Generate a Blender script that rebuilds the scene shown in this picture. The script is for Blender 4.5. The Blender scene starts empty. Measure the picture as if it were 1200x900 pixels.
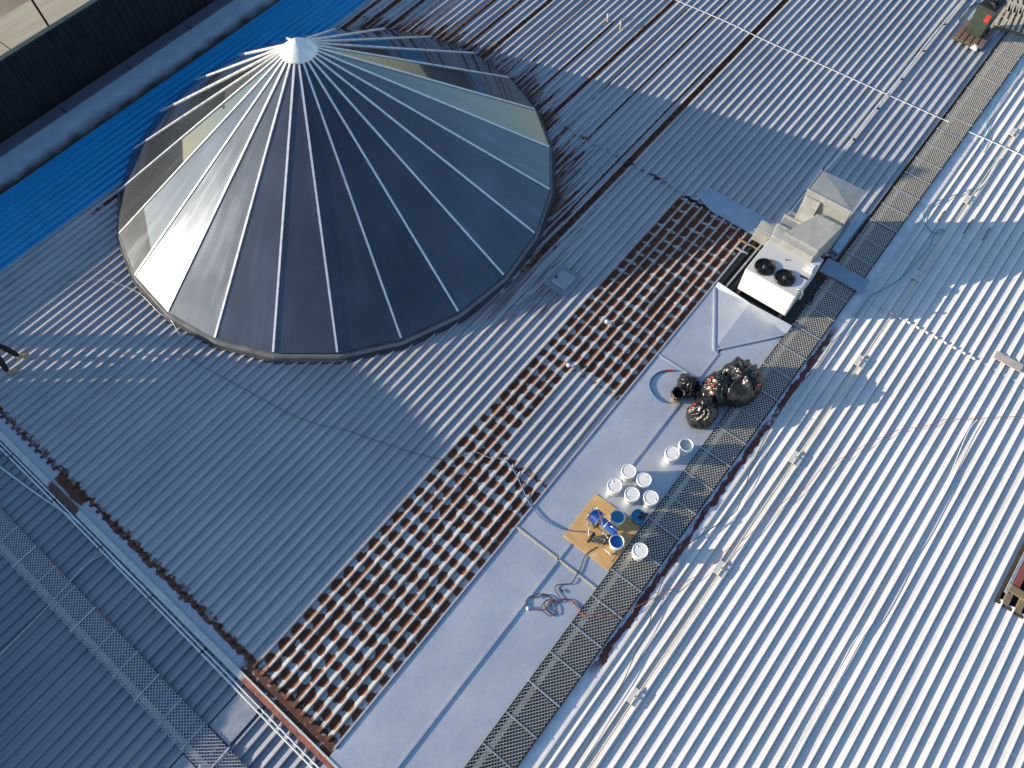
import bpy, bmesh, math, random
from math import sin, cos, tan, pi, radians as R
from mathutils import Vector, Matrix, noise

random.seed(7)
scn = bpy.context.scene
COL = scn.collection

# ------------------------------------------------------------------ camera
H = 16.0
cam_d = bpy.data.cameras.new("camera")
cam_d.sensor_width = 36.0
cam_d.lens = 867.1 / 1200 * 36
cam_d.clip_end = 2000
cam = bpy.data.objects.new("camera", cam_d)
cam.location = (0, 0, H)
cam.rotation_euler = (0.486808, 0.020489, 5.389119)
COL.objects.link(cam)
scn.camera = cam
CM = cam.rotation_euler.to_matrix()

def at(px, py, z=0.0):
    """point of the horizontal plane z that the photograph shows at pixel px, py"""
    d = CM @ Vector(((px - 600) / 867.1, -(py - 450) / 867.1, -1.0))
    t = (z - H) / d.z
    return Vector((0, 0, H)) + d * t

# ------------------------------------------------------------------ light
SUN_EL = 14.7
SUN_DIR = Vector((-cos(R(52)) * cos(R(SUN_EL)), sin(R(52)) * cos(R(SUN_EL)), sin(R(SUN_EL))))
w = bpy.data.worlds.new("World")
scn.world = w
w.use_nodes = True
nt = w.node_tree
bg = nt.nodes["Background"]
sky = nt.nodes.new("ShaderNodeTexSky")
sky.sky_type = 'NISHITA'
sky.sun_disc = False
sky.sun_elevation = R(SUN_EL)
sky.sun_rotation = math.atan2(SUN_DIR.x, SUN_DIR.y)
sky.air_density = 1.0
sky.dust_density = 0.6
sky.ozone_density = 2.6
nt.links.new(sky.outputs[0], bg.inputs[0])
bg.inputs[1].default_value = 0.15
sl = bpy.data.lights.new("sun", 'SUN')
sl.energy = 5.0
sl.angle = R(0.45)
sl.color = (1.0, 0.84, 0.62)
so = bpy.data.objects.new("sun", sl)
so.rotation_euler = SUN_DIR.to_track_quat('Z', 'Y').to_euler()
so.location = (0, 0, 30)
COL.objects.link(so)
scn.view_settings.view_transform = 'Standard'
scn.view_settings.look = 'None'
scn.view_settings.gamma = 1
scn.view_settings.exposure = 0.80

# ------------------------------------------------------------------ helpers
class MB:
    def __init__(s):
        s.v = []; s.f = []; s.sm = []
    def add(s, vs, fs, smooth=False):
        b = len(s.v)
        s.v += [tuple(p) for p in vs]
        for q in fs:
            s.f.append(tuple(b + i for i in q)); s.sm.append(smooth)
        return s
    def box(s, x0, x1, y0, y1, z0, z1, M=None):
        vs = [Vector(p) for p in ((x0,y0,z0),(x1,y0,z0),(x1,y1,z0),(x0,y1,z0),(x0,y0,z1),(x1,y0,z1),(x1,y1,z1),(x0,y1,z1))]
        if M: vs = [M @ p for p in vs]
        return s.add(vs, [(0,3,2,1),(4,5,6,7),(0,1,5,4),(1,2,6,5),(2,3,7,6),(3,0,4,7)])
    def hexa(s, bot, top):
        n = len(bot)
        fs = [tuple(range(n - 1, -1, -1)), tuple(range(n, 2 * n))]
        for i in range(n):
            j = (i + 1) % n
            fs.append((i, j, n + j, n + i))
        return s.add(list(bot) + list(top), fs)
    def bar(s, a, b, w, h, up=Vector((0, 0, 1))):
        a = Vector(a); b = Vector(b); d = (b - a).normalized()
        sd = d.cross(up).normalized() * w / 2; u = sd.cross(d).normalized() * h / 2
        c = [a - sd - u, a + sd - u, a + sd + u, a - sd + u, b - sd - u, b + sd - u, b + sd + u, b - sd + u]
        return s.add(c, [(0,1,2,3),(4,7,6,5),(0,4,5,1),(1,5,6,2),(2,6,7,3),(3,7,4,0)])
    def tube(s, pts, r, n=7, closed=False, cap=True):
        pts = [Vector(p) for p in pts]
        m = len(pts); vs = []
        up = Vector((0, 0, 1))
        for i, p in enumerate(pts):
            if closed: d = pts[(i + 1) % m] - pts[i - 1]
            else: d = pts[min(i + 1, m - 1)] - pts[max(i - 1, 0)]
            d.normalize()
            a = d.cross(up)
            if a.length < 1e-3: a = d.cross(Vector((1, 0, 0)))
            a.normalize(); b = a.cross(d)
            rr = r[i] if isinstance(r, (list, tuple)) else r
            for k in range(n):
                t = 2 * pi * k / n
                vs.append(p + a * cos(t) * rr + b * sin(t) * rr)
        fs = []
        for i in range(m if closed else m - 1):
            j = (i + 1) % m
            for k in range(n):
                l = (k + 1) % n
                fs.append((i * n + k, i * n + l, j * n + l, j * n + k))
        s.add(vs, fs, True)
        if cap and not closed:
            b0 = len(s.v) - m * n
            s.f.append(tuple(b0 + k for k in range(n))); s.sm.append(False)
            s.f.append(tuple(b0 + (m - 1) * n + k for k in range(n - 1, -1, -1))); s.sm.append(False)
        return s
    def lathe(s, prof, n=24, M=None, smooth=True):
        vs = []
        for (r, z) in prof:
            for k in range(n):
                t = 2 * pi * k / n
                p = Vector((r * cos(t), r * sin(t), z))
                vs.append(M @ p if M else p)
        fs = []
        for i in range(len(prof) - 1):
            for k in range(n):
                l = (k + 1) % n
                fs.append((i * n + k, i * n + l, (i + 1) * n + l, (i + 1) * n + k))
        s.add(vs, fs, smooth)
        return s
    def build(s, name, mat, parent=None, loc=None):
        me = bpy.data.meshes.new(name)
        me.from_pydata(s.v, [], s.f)
        me.polygons.foreach_set('use_smooth', s.sm)
        if mat: me.materials.append(mat)
        me.update()
        o = bpy.data.objects.new(name, me)
        COL.objects.link(o)
        if parent: o.parent = parent
        if loc: o.location = loc
        return o

def tag(o, label=None, cat=None, group=None, kind=None):
    if label: o['label'] = label
    if cat: o['category'] = cat
    if group: o['group'] = group
    if kind: o['kind'] = kind
    return o

def thing(name, label, cat, loc=(0, 0, 0), rz=0.0, group=None):
    o = bpy.data.objects.new(name, None)
    o.location = loc; o.rotation_euler = (0, 0, rz)
    o.empty_display_size = 0.2
    COL.objects.link(o)
    return tag(o, label, cat, group)

def kids(o): return [c for c in bpy.data.objects if c.parent == o]
def copy_tree(o, parent=None):
    c = o.copy(); COL.objects.link(c); c.parent = parent
    for ch in kids(o): copy_tree(ch, c)
    return c

def bevel(o, wd=0.01, seg=2):
    m = o.modifiers.new("bevel", 'BEVEL'); m.width = wd; m.segments = seg; m.limit_method = 'ANGLE'
    return o

def smooth_path(pts, sub=6):
    P = [Vector(p) for p in pts]; out = []
    for i in range(len(P) - 1):
        p0 = P[max(i - 1, 0)]; p1 = P[i]; p2 = P[i + 1]; p3 = P[min(i + 2, len(P) - 1)]
        for k in range(sub):
            t = k / sub
            out.append(0.5 * ((2 * p1) + (p2 - p0) * t + (2 * p0 - 5 * p1 + 4 * p2 - p3) * t * t + (3 * p1 - p0 - 3 * p2 + p3) * t ** 3))
    out.append(P[-1])
    return out

# ------------------------------------------------------------------ materials
class NT:
    def __init__(s, name):
        s.m = bpy.data.materials.new(name); s.m.use_nodes = True
        s.t = s.m.node_tree; s.t.nodes.clear()
        s.out = s.t.nodes.new("ShaderNodeOutputMaterial")
        s.geo = s.t.nodes.new("ShaderNodeNewGeometry")
        s.sep = s.t.nodes.new("ShaderNodeSeparateXYZ")
        s.t.links.new(s.geo.outputs['Position'], s.sep.inputs[0])
        s.x, s.y, s.z = s.sep.outputs
        s.P = s.geo.outputs['Position']
    def val(s, inp, v):
        if isinstance(v, (int, float)): inp.default_value = v
        elif isinstance(v, (tuple, list)): inp.default_value = (*v, 1.0) if len(inp.default_value) == 4 and len(v) == 3 else v
        else: s.t.links.new(v, inp)
    def mth(s, op, a, b=None, c=None):
        n = s.t.nodes.new("ShaderNodeMath"); n.operation = op
        s.val(n.inputs[0], a)
        if b is not None: s.val(n.inputs[1], b)
        if c is not None: s.val(n.inputs[2], c)
        return n.outputs[0]
    def add(s, a, b): return s.mth('ADD', a, b)
    def sub(s, a, b): return s.mth('SUBTRACT', a, b)
    def mul(s, a, b): return s.mth('MULTIPLY', a, b)
    def mx(s, a, b): return s.mth('MAXIMUM', a, b)
    def mn(s, a, b): return s.mth('MINIMUM', a, b)
    def ramp(s, v, a, b, lo=0.0, hi=1.0):
        n = s.t.nodes.new("ShaderNodeMapRange"); n.interpolation_type = 'SMOOTHSTEP'
        s.val(n.inputs['Value'], v); s.val(n.inputs['From Min'], a); s.val(n.inputs['From Max'], b)
        n.inputs['To Min'].default_value = lo; n.inputs['To Max'].default_value = hi
        return n.outputs[0]
    def band(s, v, a, b, e=0.02):
        return s.mul(s.ramp(v, a - e, a + e), s.ramp(v, b - e, b + e, 1, 0))
    def vec(s, x, y, z=0.0):
        n = s.t.nodes.new("ShaderNodeCombineXYZ")
        s.val(n.inputs[0], x); s.val(n.inputs[1], y); s.val(n.inputs[2], z)
        return n.outputs[0]
    def noise(s, scale=1.0, detail=4, rough=0.55, vec=None, dist=0.0):
        n = s.t.nodes.new("ShaderNodeTexNoise")
        n.inputs['Scale'].default_value = scale; n.inputs['Detail'].default_value = detail
        n.inputs['Roughness'].default_value = rough; n.inputs['Distortion'].default_value = dist
        s.t.links.new(vec if vec is not None else s.P, n.inputs['Vector'])
        return n.outputs[0]
    def scaled(s, sx, sy, sz=1.0): return s.vec(s.mul(s.x, sx), s.mul(s.y, sy), s.mul(s.z, sz))
    def mix(s, f, a, b):
        n = s.t.nodes.new("ShaderNodeMix"); n.data_type = 'RGBA'
        s.val(n.inputs[0], f)
        for i, v in ((6, a), (7, b)):
            if isinstance(v, (tuple, list)): n.inputs[i].default_value = (*v[:3], 1)
            else: s.t.links.new(v, n.inputs[i])
        return n.outputs[2]
    def bump(s, h, strength=0.3, dist=0.01):
        n = s.t.nodes.new("ShaderNodeBump"); n.inputs['Strength'].default_value = strength
        n.inputs['Distance'].default_value = dist
        s.t.links.new(h, n.inputs['Height'])
        return n.outputs[0]
    def prin(s, color, rough=0.5, metal=0.0, normal=None, **kw):
        n = s.t.nodes.new("ShaderNodeBsdfPrincipled")
        s.val(n.inputs['Base Color'], color); s.val(n.inputs['Roughness'], rough); s.val(n.inputs['Metallic'], metal)
        if normal is not None: s.t.links.new(normal, n.inputs['Normal'])
        for k, v in kw.items(): s.val(n.inputs[k.replace('_', ' ')], v)
        return n.outputs[0]
    def done(s, sh):
        s.t.links.new(sh, s.out.inputs[0]); return s.m

def plain(name, c, rough=0.5, metal=0.0, var=0.25, scale=6.0, bump=0.15, dirt=None, **kw):
    """painted / plastic / metal surface with mottling, dirt and fine relief"""
    n = NT(name)
    a = n.noise(scale, 5, 0.6); b = n.noise(scale * 9, 3, 0.6)
    f = n.ramp(n.add(n.mul(a, 0.7), n.mul(b, 0.3)), 0.3, 0.7)
    lo = tuple(x * (1 - var) for x in c)
    if dirt: lo = tuple(x * (1 - var) + d * var for x, d in zip(c, dirt))
    colr = n.mix(f, lo, c)
    r = n.ramp(a, 0.3, 0.7, max(rough - 0.1, 0.02), min(rough + 0.12, 1))
    return n.done(n.prin(colr, r, metal, n.bump(b, bump, 0.004), **kw))

RUST_D = (0.085, 0.026, 0.012)
RUST_L = (0.25, 0.07, 0.025)

def roof_material(name, base, streak, rough, metal, rust=False, patina=0.35):
    n = NT(name)
    big = n.noise(0.35, 4, 0.6)
    st = n.noise(1.0, 5, 0.65, n.scaled(0.45, 9.0, 1.0))
    fine = n.noise(14, 4, 0.6)
    st2 = n.noise(1.0, 4, 0.7, n.scaled(1.6, 22.0, 1.0))
    c = n.mix(n.ramp(st, 0.35, 0.72), base, streak)
    c = n.mix(n.mul(n.ramp(big, 0.4, 0.7), patina), c, tuple(x * 0.62 for x in base))
    c = n.mix(n.mul(n.ramp(st2, 0.60, 0.74), 0.45), c, tuple(x * 0.5 for x in streak))
    c = n.mix(n.mul(n.ramp(fine, 0.60, 0.8), 0.25), c, (0.16, 0.13, 0.10))
    # worn lap line and fixings every 0.9 m along the purlins, only a faint change of tone
    scr = n.mth('ABSOLUTE', n.sub(n.mth('FRACT', n.mth('DIVIDE', n.x, 1.35)), 0.5))
    spot = n.mul(n.ramp(scr, 0.0, 0.02, 1, 0), n.ramp(n.noise(3.1, 2), 0.5, 0.62))
    c = n.mix(n.mul(spot, 0.5), c, tuple(min(1, x * 1.45) for x in base))
    rgh = n.ramp(st, 0.3, 0.7, max(rough - 0.08, 0.05), rough + 0.12)
    met = metal
    if rust:
        wob = n.sub(n.noise(7.0, 3), 0.5)
        wob2 = n.sub(n.noise(22.0, 3), 0.5)
        jit = n.add(n.mul(wob, 0.20), n.mul(wob2, 0.16))
        # the row of rust patches: one in every pan each 0.385 m
        u = n.mth('FRACT', n.mth('DIVIDE', n.add(n.add(n.x, -0.64 + 0.1925), n.mul(n.sub(n.noise(2.2, 2), 0.5), 0.13)), 0.385))
        du = n.mul(n.mth('ABSOLUTE', n.sub(u, 0.5)), 0.385)
        v = n.mth('FRACT', n.mth('DIVIDE', n.add(n.y, -4.755 + 0.12 + 2.4), 0.24))
        dv = n.mul(n.mth('ABSOLUTE', n.sub(v, 0.5)), 0.24)
        # size of a patch changes with the sheet and grows towards the upper end
        grow = n.add(n.ramp(n.noise(1.0, 3, 0.6, n.scaled(0.7, 4.2)), 0.42, 0.72, -0.012, 0.13), n.ramp(n.x, 5.0, 14.0, 0.0, 0.05))
        qa = n.mx(n.sub(du, n.add(grow, 0.052)), 0.0); qb = n.mx(n.sub(dv, 0.033), 0.0)
        d = n.sub(n.sub(n.mth('SQRT', n.add(n.mul(qa, qa), n.mul(qb, qb))), 0.060), n.mul(jit, 0.15))
        patch = n.ramp(d, -0.008, 0.008, 1, 0)
        edge = n.mul(n.ramp(d, -0.04, 0.0, 0, 1), n.ramp(v, 0.22, 0.32, 1.0, 0.1))
        halo = n.ramp(d, 0.0, 0.055, 1, 0)
        ym = n.band(n.add(n.y, n.mul(wob2, 0.02)), 3.24, 5.63, 0.012)
        xm = n.band(n.add(n.x, n.mul(wob, 0.3)), -2.5, 13.98, 0.05)
        gap = n.mul(n.band(n.add(n.x, n.mul(wob, 0.7)), 4.86, 7.66, 0.05), n.ramp(n.y, 4.67, 4.70, 1, 0))
        zone = n.mul(n.mul(ym, xm), n.sub(1.0, gap))
        c = n.mix(n.mul(n.mul(halo, zone), n.ramp(n.noise(5, 2), 0.48, 0.66, 0.0, 0.6)), c, (0.42, 0.26, 0.10))
        m_p = n.mul(patch, zone)
        # whole pans gone to rust, and dirt creeping out round the skylight
        lines = None
        for (yc, xa, xb, hw) in ((7.43, 9.3, 60, .085), (10.37, 12.6, 60, .06), (9.77, 15.9, 21, .028), (12.63, 14.8, 60, .035), (13.68, 14.6, 60, .055),
                                 (14.47, 14.4, 60, .05), (15.22, 14.4, 60, .06), (8.93, 14.2, 60, .014), (11.33, 13.5, 19, .02), (7.72, 10.3, 19, .018), (16.2, 13, 60, .05), (17.1, 8, 60, .05),
                                 (17.75, 6.5, 19, .07), (18.3, 3.5, 60, .05), (16.65, 13, 22, .03)):
            l = n.mul(n.ramp(n.mth('ABSOLUTE', n.sub(n.add(n.y, n.mul(jit, 0.22)), yc)), hw - 0.008, hw + 0.012, 1, 0), n.band(n.add(n.x, n.mul(wob, 2.5)), xa, xb, 0.3))
            lines = l if lines is None else n.mx(lines, l)
        rd = n.mth('SQRT', n.add(n.mth('POWER', n.sub(n.x, 8.62), 2.0), n.mth('POWER', n.sub(n.y, 13.8), 2.0)))
        side = n.ramp(n.sub(n.x, n.mul(n.y, 0.3)), 3.0, 9.0, 0.15, 1.0)
        stk = n.noise(1.0, 4, 0.7, n.scaled(0.55, 11.0, 1.0))
        near = n.mul(n.ramp(n.add(rd, n.mul(n.sub(stk, 0.5), -6.5)), 6.4, 6.9, 1, 0), side)
        lapx = n.mul(n.ramp(n.mth('ABSOLUTE', n.sub(n.add(n.x, n.mul(jit, 0.5)), 14.13)), 0.02, 0.09, 1, 0), n.ramp(n.noise(2.7, 3), 0.50, 0.58))
        lapx = n.mul(lapx, n.ramp(n.y, 5.7, 6.0))
        endx = n.mul(n.ramp(n.add(n.x, n.mul(wob, 0.5)), -1.90, -1.80, 1, 0), 1.0)
        extra = n.mx(n.mx(lines, near), n.mx(lapx, n.mul(endx, n.ramp(n.y, 17.0, 18.0, 1, 0))))
        alln = n.mth('MINIMUM', n.add(m_p, extra), 1.0)
        wash = n.mul(n.mul(n.band(n.x, 8.3, 9.22, 0.08), n.band(n.y, 6.08, 6.82, 0.05)), n.ramp(n.noise(1, 4, 0.65, n.scaled(2.0, 14.0)), 0.38, 0.6))
        c = n.mix(n.mul(wash, 0.7), c, (0.13, 0.11, 0.09))
        rustc = n.mix(n.mx(n.mul(edge, patch), n.ramp(n.noise(9, 3), 0.55, 0.7, 0, 0.55)), RUST_D, RUST_L)
        rustc = n.mix(n.mul(extra, 0.85), rustc, n.mix(n.ramp(n.noise(6, 4), 0.4, 0.7), (0.030, 0.016, 0.011), (0.17, 0.055, 0.022)))
        c = n.mix(alln, c, rustc)
        rgh = n.mx(rgh, n.mul(alln, 0.85))
        met = n.mul(n.sub(1.0, alln), metal)
        # blue-painted field along the gutter
        bl = n.ramp(n.add(n.y, n.mul(wob2, 0.02)), 18.55, 18.57)
    hh = n.add(n.mul(st, 0.5), n.mul(fine, 0.4))
    return n.done(n.prin(c, rgh, met, n.bump(hh, 0.25, 0.006)))

M = {}
M['galv'] = roof_material('galvanised_roofing', (0.31, 0.335, 0.365), (0.41, 0.425, 0.44), 0.45, 0.15, rust=True)
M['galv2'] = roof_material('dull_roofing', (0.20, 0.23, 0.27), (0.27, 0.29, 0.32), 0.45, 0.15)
M['white_roof'] = roof_material('white_coated_roofing', (0.55, 0.555, 0.56), (0.65, 0.645, 0.63), 0.5, 0.0, patina=0.32)
M['blue'] = roof_material('blue_painted_roofing', (0.003, 0.23, 0.47), (0.004, 0.28, 0.56), 0.38, 0.0, patina=0.2)

def tray_mat():
    n = NT('galvanised_tray')
    a = n.noise(0.8, 5, 0.6); b = n.noise(7, 5, 0.65); s_ = n.noise(1, 4, 0.6, n.scaled(0.5, 5.0))
    c = n.mix(n.ramp(a, 0.35, 0.7), (0.44, 0.48, 0.54), (0.54, 0.575, 0.62))
    c = n.mix(n.mul(n.ramp(b, 0.5, 0.75), 0.18), c, (0.38, 0.39, 0.41))
    c = n.mix(n.mul(n.ramp(s_, 0.5, 0.8), 0.3), c, (0.62, 0.62, 0.62))
    c = n.mix(n.mul(n.ramp(n.noise(2.2, 6, 0.7), 0.5, 0.66), 0.3), c, (0.36, 0.44, 0.55))
    c = n.mix(n.mul(n.ramp(n.noise(1.3, 6, 0.7, n.vec(n.y, n.x, 4.0)), 0.56, 0.7), 0.5), c, (0.60, 0.57, 0.52))
    c = n.mix(n.mul(n.ramp(n.noise(3.0, 6, 0.7), 0.70, 0.78), 0.4), c, (0.75, 0.76, 0.76))
    return n.done(n.prin(c, n.ramp(b, 0.3, 0.75, 0.24, 0.38), 0.4, n.bump(n.add(n.mul(a, 2.0), n.mul(b, 0.05)), 0.2, 0.02)))
M['tray'] = tray_mat()

def gutter_mat():
    n = NT('gutter_tray_with_silt')
    wob = n.sub(n.noise(1.6, 5, 0.6), 0.5)
    f = n.ramp(n.add(n.y, n.mul(wob, 0.6)), 21.0, 21.6, 1, 0)
    c = n.mix(n.ramp(n.noise(2, 4), 0.35, 0.7), (0.34, 0.41, 0.48), (0.42, 0.48, 0.54))
    c = n.mix(f, c, (0.028, 0.026, 0.02))
    return n.done(n.prin(c, 0.45, 0.0, n.bump(n.noise(20, 3), 0.3, 0.01)))
M['gutter'] = gutter_mat()

def red_flash_mat():
    n = NT('flashing_with_red_primer')
    wob = n.noise(1.0, 5, 0.7, n.scaled(0.8, 7.0)); w2 = n.noise(3.3, 4, 0.6)
    f = n.mul(n.ramp(n.add(n.mul(wob, 0.7), n.mul(w2, 0.3)), 0.40, 0.46), n.mul(n.band(n.x, 2.3, 12.6, 0.3), n.band(n.add(n.y, n.mul(n.sub(w2, .5), .25)), .07, .21, 0.01)))
    c = n.mix(n.ramp(w2, 0.3, 0.7), (0.5, 0.53, 0.58), (0.66, 0.68, 0.7))
    c = n.mix(f, c, n.mix(n.ramp(w2, 0.4, 0.7), (0.09, 0.018, 0.018), (0.16, 0.035, 0.03)))
    return n.done(n.prin(c, 0.5, 0.0, n.bump(w2, 0.3, 0.01)))
M['red_flash'] = red_flash_mat()

def end_flash_mat():
    n = NT('rusted_end_flashing')
    wob = n.sub(n.noise(3.2, 5, 0.65), 0.5); w2 = n.noise(9, 4, 0.6)
    edge = n.ramp(n.add(n.add(n.x, n.mul(wob, 0.42)), n.ramp(n.y, 9.0, 13.0, 0.0, -0.08)), -2.02, -2.0)
    low = n.ramp(n.add(n.y, n.mul(wob, 0.5)), 5.72, 5.86, 1, 0)
    blot = n.mul(n.band(n.add(n.y, n.mul(wob, 0.3)), 11.25, 12.35, 0.04), 1.0)
    keep = n.mul(blot, n.ramp(n.mth('ABSOLUTE', n.sub(n.add(n.x, n.mul(wob, 0.2)), -2.17)), 0.02, 0.04, 1, 0))
    f = n.mx(n.mul(n.mx(edge, 0.0), 0.95), n.mx(n.mul(low, n.ramp(w2, 0.66, 0.58)), blot))
    f = n.sub(f, n.mul(keep, 0.9))
    c = n.mix(n.ramp(w2, 0.3, 0.7), (0.28, 0.33, 0.39), (0.36, 0.40, 0.45))
    rc = n.mix(n.ramp(w2, 0.35, 0.7), (0.06, 0.020, 0.010), (0.13, 0.040, 0.02))
    c = n.mix(f, c, rc)
    return n.done(n.prin(c, n.ramp(f, 0, 1, 0.45, 0.8), 0.0, n.bump(w2, 0.5, 0.01)))
M['end_flash'] = end_flash_mat()

def cap_mat():
    n = NT('end_cap_red_oxide')
    w2 = n.noise(6, 5, 0.65)
    low = n.ramp(n.y, 5.55, 5.72, 1, 0)
    f = n.mul(low, n.ramp(n.add(n.mul(w2, 0.35), n.mul(n.sub(-2.22, n.x), 4.0)), 0.17, 0.24))
    f = n.mx(f, n.band(n.add(n.y, n.mul(n.sub(n.noise(3.2, 5, .65), .5), .3)), 11.25, 12.35, .04))
    c = n.mix(n.ramp(w2, 0.3, 0.7), (0.36, 0.40, 0.45), (0.55, 0.54, 0.48))
    c = n.mix(f, c, n.mix(n.ramp(n.y, 8.0, 8.1), n.mix(n.ramp(w2, 0.4, 0.6), (0.15, 0.045, 0.028), (0.28, 0.09, 0.05)), (0.07, 0.023, 0.012)))
    return n.done(n.prin(c, 0.5, 0.0, n.bump(w2, 0.3, 0.006)))
M['cap'] = cap_mat()

M['steel'] = plain('galvanised_steel', (0.52, 0.54, 0.56), 0.38, 0.5, 0.3, 9)
M['duct'] = plain('galvanised_duct', (0.33, 0.345, 0.33), 0.4, 0.25, 0.22, 5)
M['mesh'] = plain('galvanised_mesh', (0.55, 0.52, 0.46), 0.45, 0.1, 0.3, 12)
M['mesh_b'] = plain('dull_mesh', (0.46, 0.48, 0.50), 0.45, 0.1, 0.3, 12)
M['white_metal'] = plain('white_enamel', (0.58, 0.57, 0.55), 0.35, 0.0, 0.12, 5, dirt=(0.4, 0.36, 0.3))
M['alu'] = plain('white_glazing_bar', (0.74, 0.75, 0.76), 0.32, 0.15, 0.18, 6)
M['curb'] = plain('weathered_curb', (0.15, 0.17, 0.18), 0.5, 0.1, 0.45, 4, dirt=(0.05, 0.04, 0.03))
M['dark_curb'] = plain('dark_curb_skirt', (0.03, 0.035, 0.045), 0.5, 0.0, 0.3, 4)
M['inner'] = plain('shaft_lining', (0.20, 0.20, 0.20), 0.7, 0.0, 0.3, 2)
M['inner_dark'] = plain('shaft_floor', (0.035, 0.035, 0.04), 0.8, 0.0, 0.3, 2)
M['black'] = plain('black_rubber', (0.012, 0.012, 0.013), 0.5, 0.0, 0.3, 9)
M['fan_black'] = plain('black_fan', (0.014, 0.014, 0.013), 0.4, 0.0, 0.3, 9)
M['plastic'] = plain('white_bucket_plastic', (0.80, 0.80, 0.80), 0.3, 0.0, 0.08, 8)
M['lid'] = plain('white_lid_plastic', (0.80, 0.79, 0.78), 0.4, 0.0, 0.35, 9, dirt=(0.55, 0.47, 0.40))
M['blue_paint'] = plain('wet_blue_paint', (0.04, 0.28, 0.46), 0.2, 0.0, 0.25, 10)
M['deep_blue'] = plain('wet_deep_blue_paint', (0.008, 0.15, 0.42), 0.2, 0.0, 0.25, 10)
M['grey_paint'] = plain('wet_grey_green_paint', (0.38, 0.50, 0.47), 0.2, 0.0, 0.12, 10)
M['blue_metal'] = plain('blue_enamel', (0.02, 0.10, 0.42), 0.3, 0.0, 0.3, 12)
M['chrome'] = plain('worn_chrome', (0.62, 0.62, 0.62), 0.22, 0.9, 0.2, 15)
M['brown_pipe'] = plain('brown_cord', (0.22, 0.09, 0.06), 0.6)
M['red'] = plain('red_tape', (0.42, 0.03, 0.03), 0.5, 0, 0.2)
M['red_cord'] = plain('red_cord', (0.36, 0.10, 0.09), 0.6, 0, 0.2)
M['green_cord'] = plain('dark_green_cord', (0.03, 0.07, 0.06), 0.5)
M['black_cord'] = plain('black_cord', (0.02, 0.03, 0.035), 0.5)
M['teal_hose'] = plain('teal_hose', (0.06, 0.27, 0.36), 0.45)
M['blue_hose'] = plain('blue_hose', (0.05, 0.14, 0.30), 0.45)
M['cream_pipe'] = plain('cream_conduit', (0.66, 0.60, 0.46), 0.45)
M['white_pipe'] = plain('white_conduit', (0.75, 0.76, 0.78), 0.4)
M['wall'] = plain('dark_cladding', (0.007, 0.010, 0.018), 0.5, 0.0, 0.25, 3)
M['wall_cap'] = plain('dark_green_capping', (0.018, 0.038, 0.036), 0.5)
M['bin'] = plain('dark_green_bin_plastic', (0.032, 0.048, 0.034), 0.45, 0, 0.2, 8)
M['tan'] = plain('tan_leather', (0.42, 0.30, 0.15), 0.6)
M['trouser'] = plain('black_work_trousers', (0.008, 0.009, 0.012), 0.8)
M['jacket'] = plain('dark_work_jacket', (0.02, 0.025, 0.04), 0.8)
M['skin'] = plain('skin', (0.48, 0.28, 0.2), 0.5, 0, 0.1)
M['hair'] = plain('dark_hair', (0.02, 0.013, 0.01), 0.6)
M['pan_tan'] = plain('tan_bucket_plastic', (0.42, 0.32, 0.2), 0.45)
M['timber'] = plain('weathered_timber', (0.26, 0.19, 0.11), 0.75, 0, 0.4, 6)
M['timber_d'] = plain('dark_timber', (0.07, 0.05, 0.03), 0.75, 0, 0.4, 6)
M['batten'] = plain('pale_batten', (0.55, 0.50, 0.38), 0.65, 0, 0.25, 5)
M['render_wall'] = plain('grey_plant_room_wall', (0.35, 0.35, 0.34), 0.7)

def ply_mat():
    n = NT('plywood')
    g = n.noise(1.0, 5, 0.6, n.scaled(18.0, 1.6)); b = n.noise(5, 4, 0.6)
    c = n.mix(n.ramp(g, 0.35, 0.7), (0.50, 0.30, 0.115), (0.62, 0.40, 0.17))
    c = n.mix(n.mul(n.ramp(b, 0.56, 0.7), 0.6), c, (0.70, 0.55, 0.38))
    c = n.mix(n.mul(n.ramp(n.noise(14, 3), 0.66, 0.72), 0.7), c, (0.25, 0.11, 0.05))
    return n.done(n.prin(c, 0.6, 0, n.bump(g, 0.2, 0.003)))
M['ply'] = ply_mat()

def concrete_mat():
    n = NT('concrete_apron')
    s_ = n.noise(1, 5, 0.6, n.scaled(0.35, 2.6)); b = n.noise(1.2, 6, 0.6)
    c = n.mix(n.ramp(s_, 0.3, 0.75), (0.33, 0.30, 0.21), (0.42, 0.38, 0.28))
    c = n.mix(n.mul(n.ramp(b, 0.55, 0.75), 0.4), c, (0.27, 0.24, 0.20))
    return n.done(n.prin(c, 0.8, 0, n.bump(n.noise(30, 3), 0.2, 0.01)))
M['concrete'] = concrete_mat()
def dirt_mat():
    n = NT('bare_soil')
    b = n.noise(0.5, 7, 0.65); f = n.noise(8, 5, 0.7)
    c = n.mix(n.ramp(b, 0.35, 0.7), (0.20, 0.16, 0.12), (0.30, 0.24, 0.18))
    c = n.mix(n.mul(n.ramp(f, 0.5, 0.75), 0.5), c, (0.12, 0.10, 0.07))
    return n.done(n.prin(c, 0.9, 0, n.bump(f, 0.5, 0.03)))
M['soil'] = dirt_mat()

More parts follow.
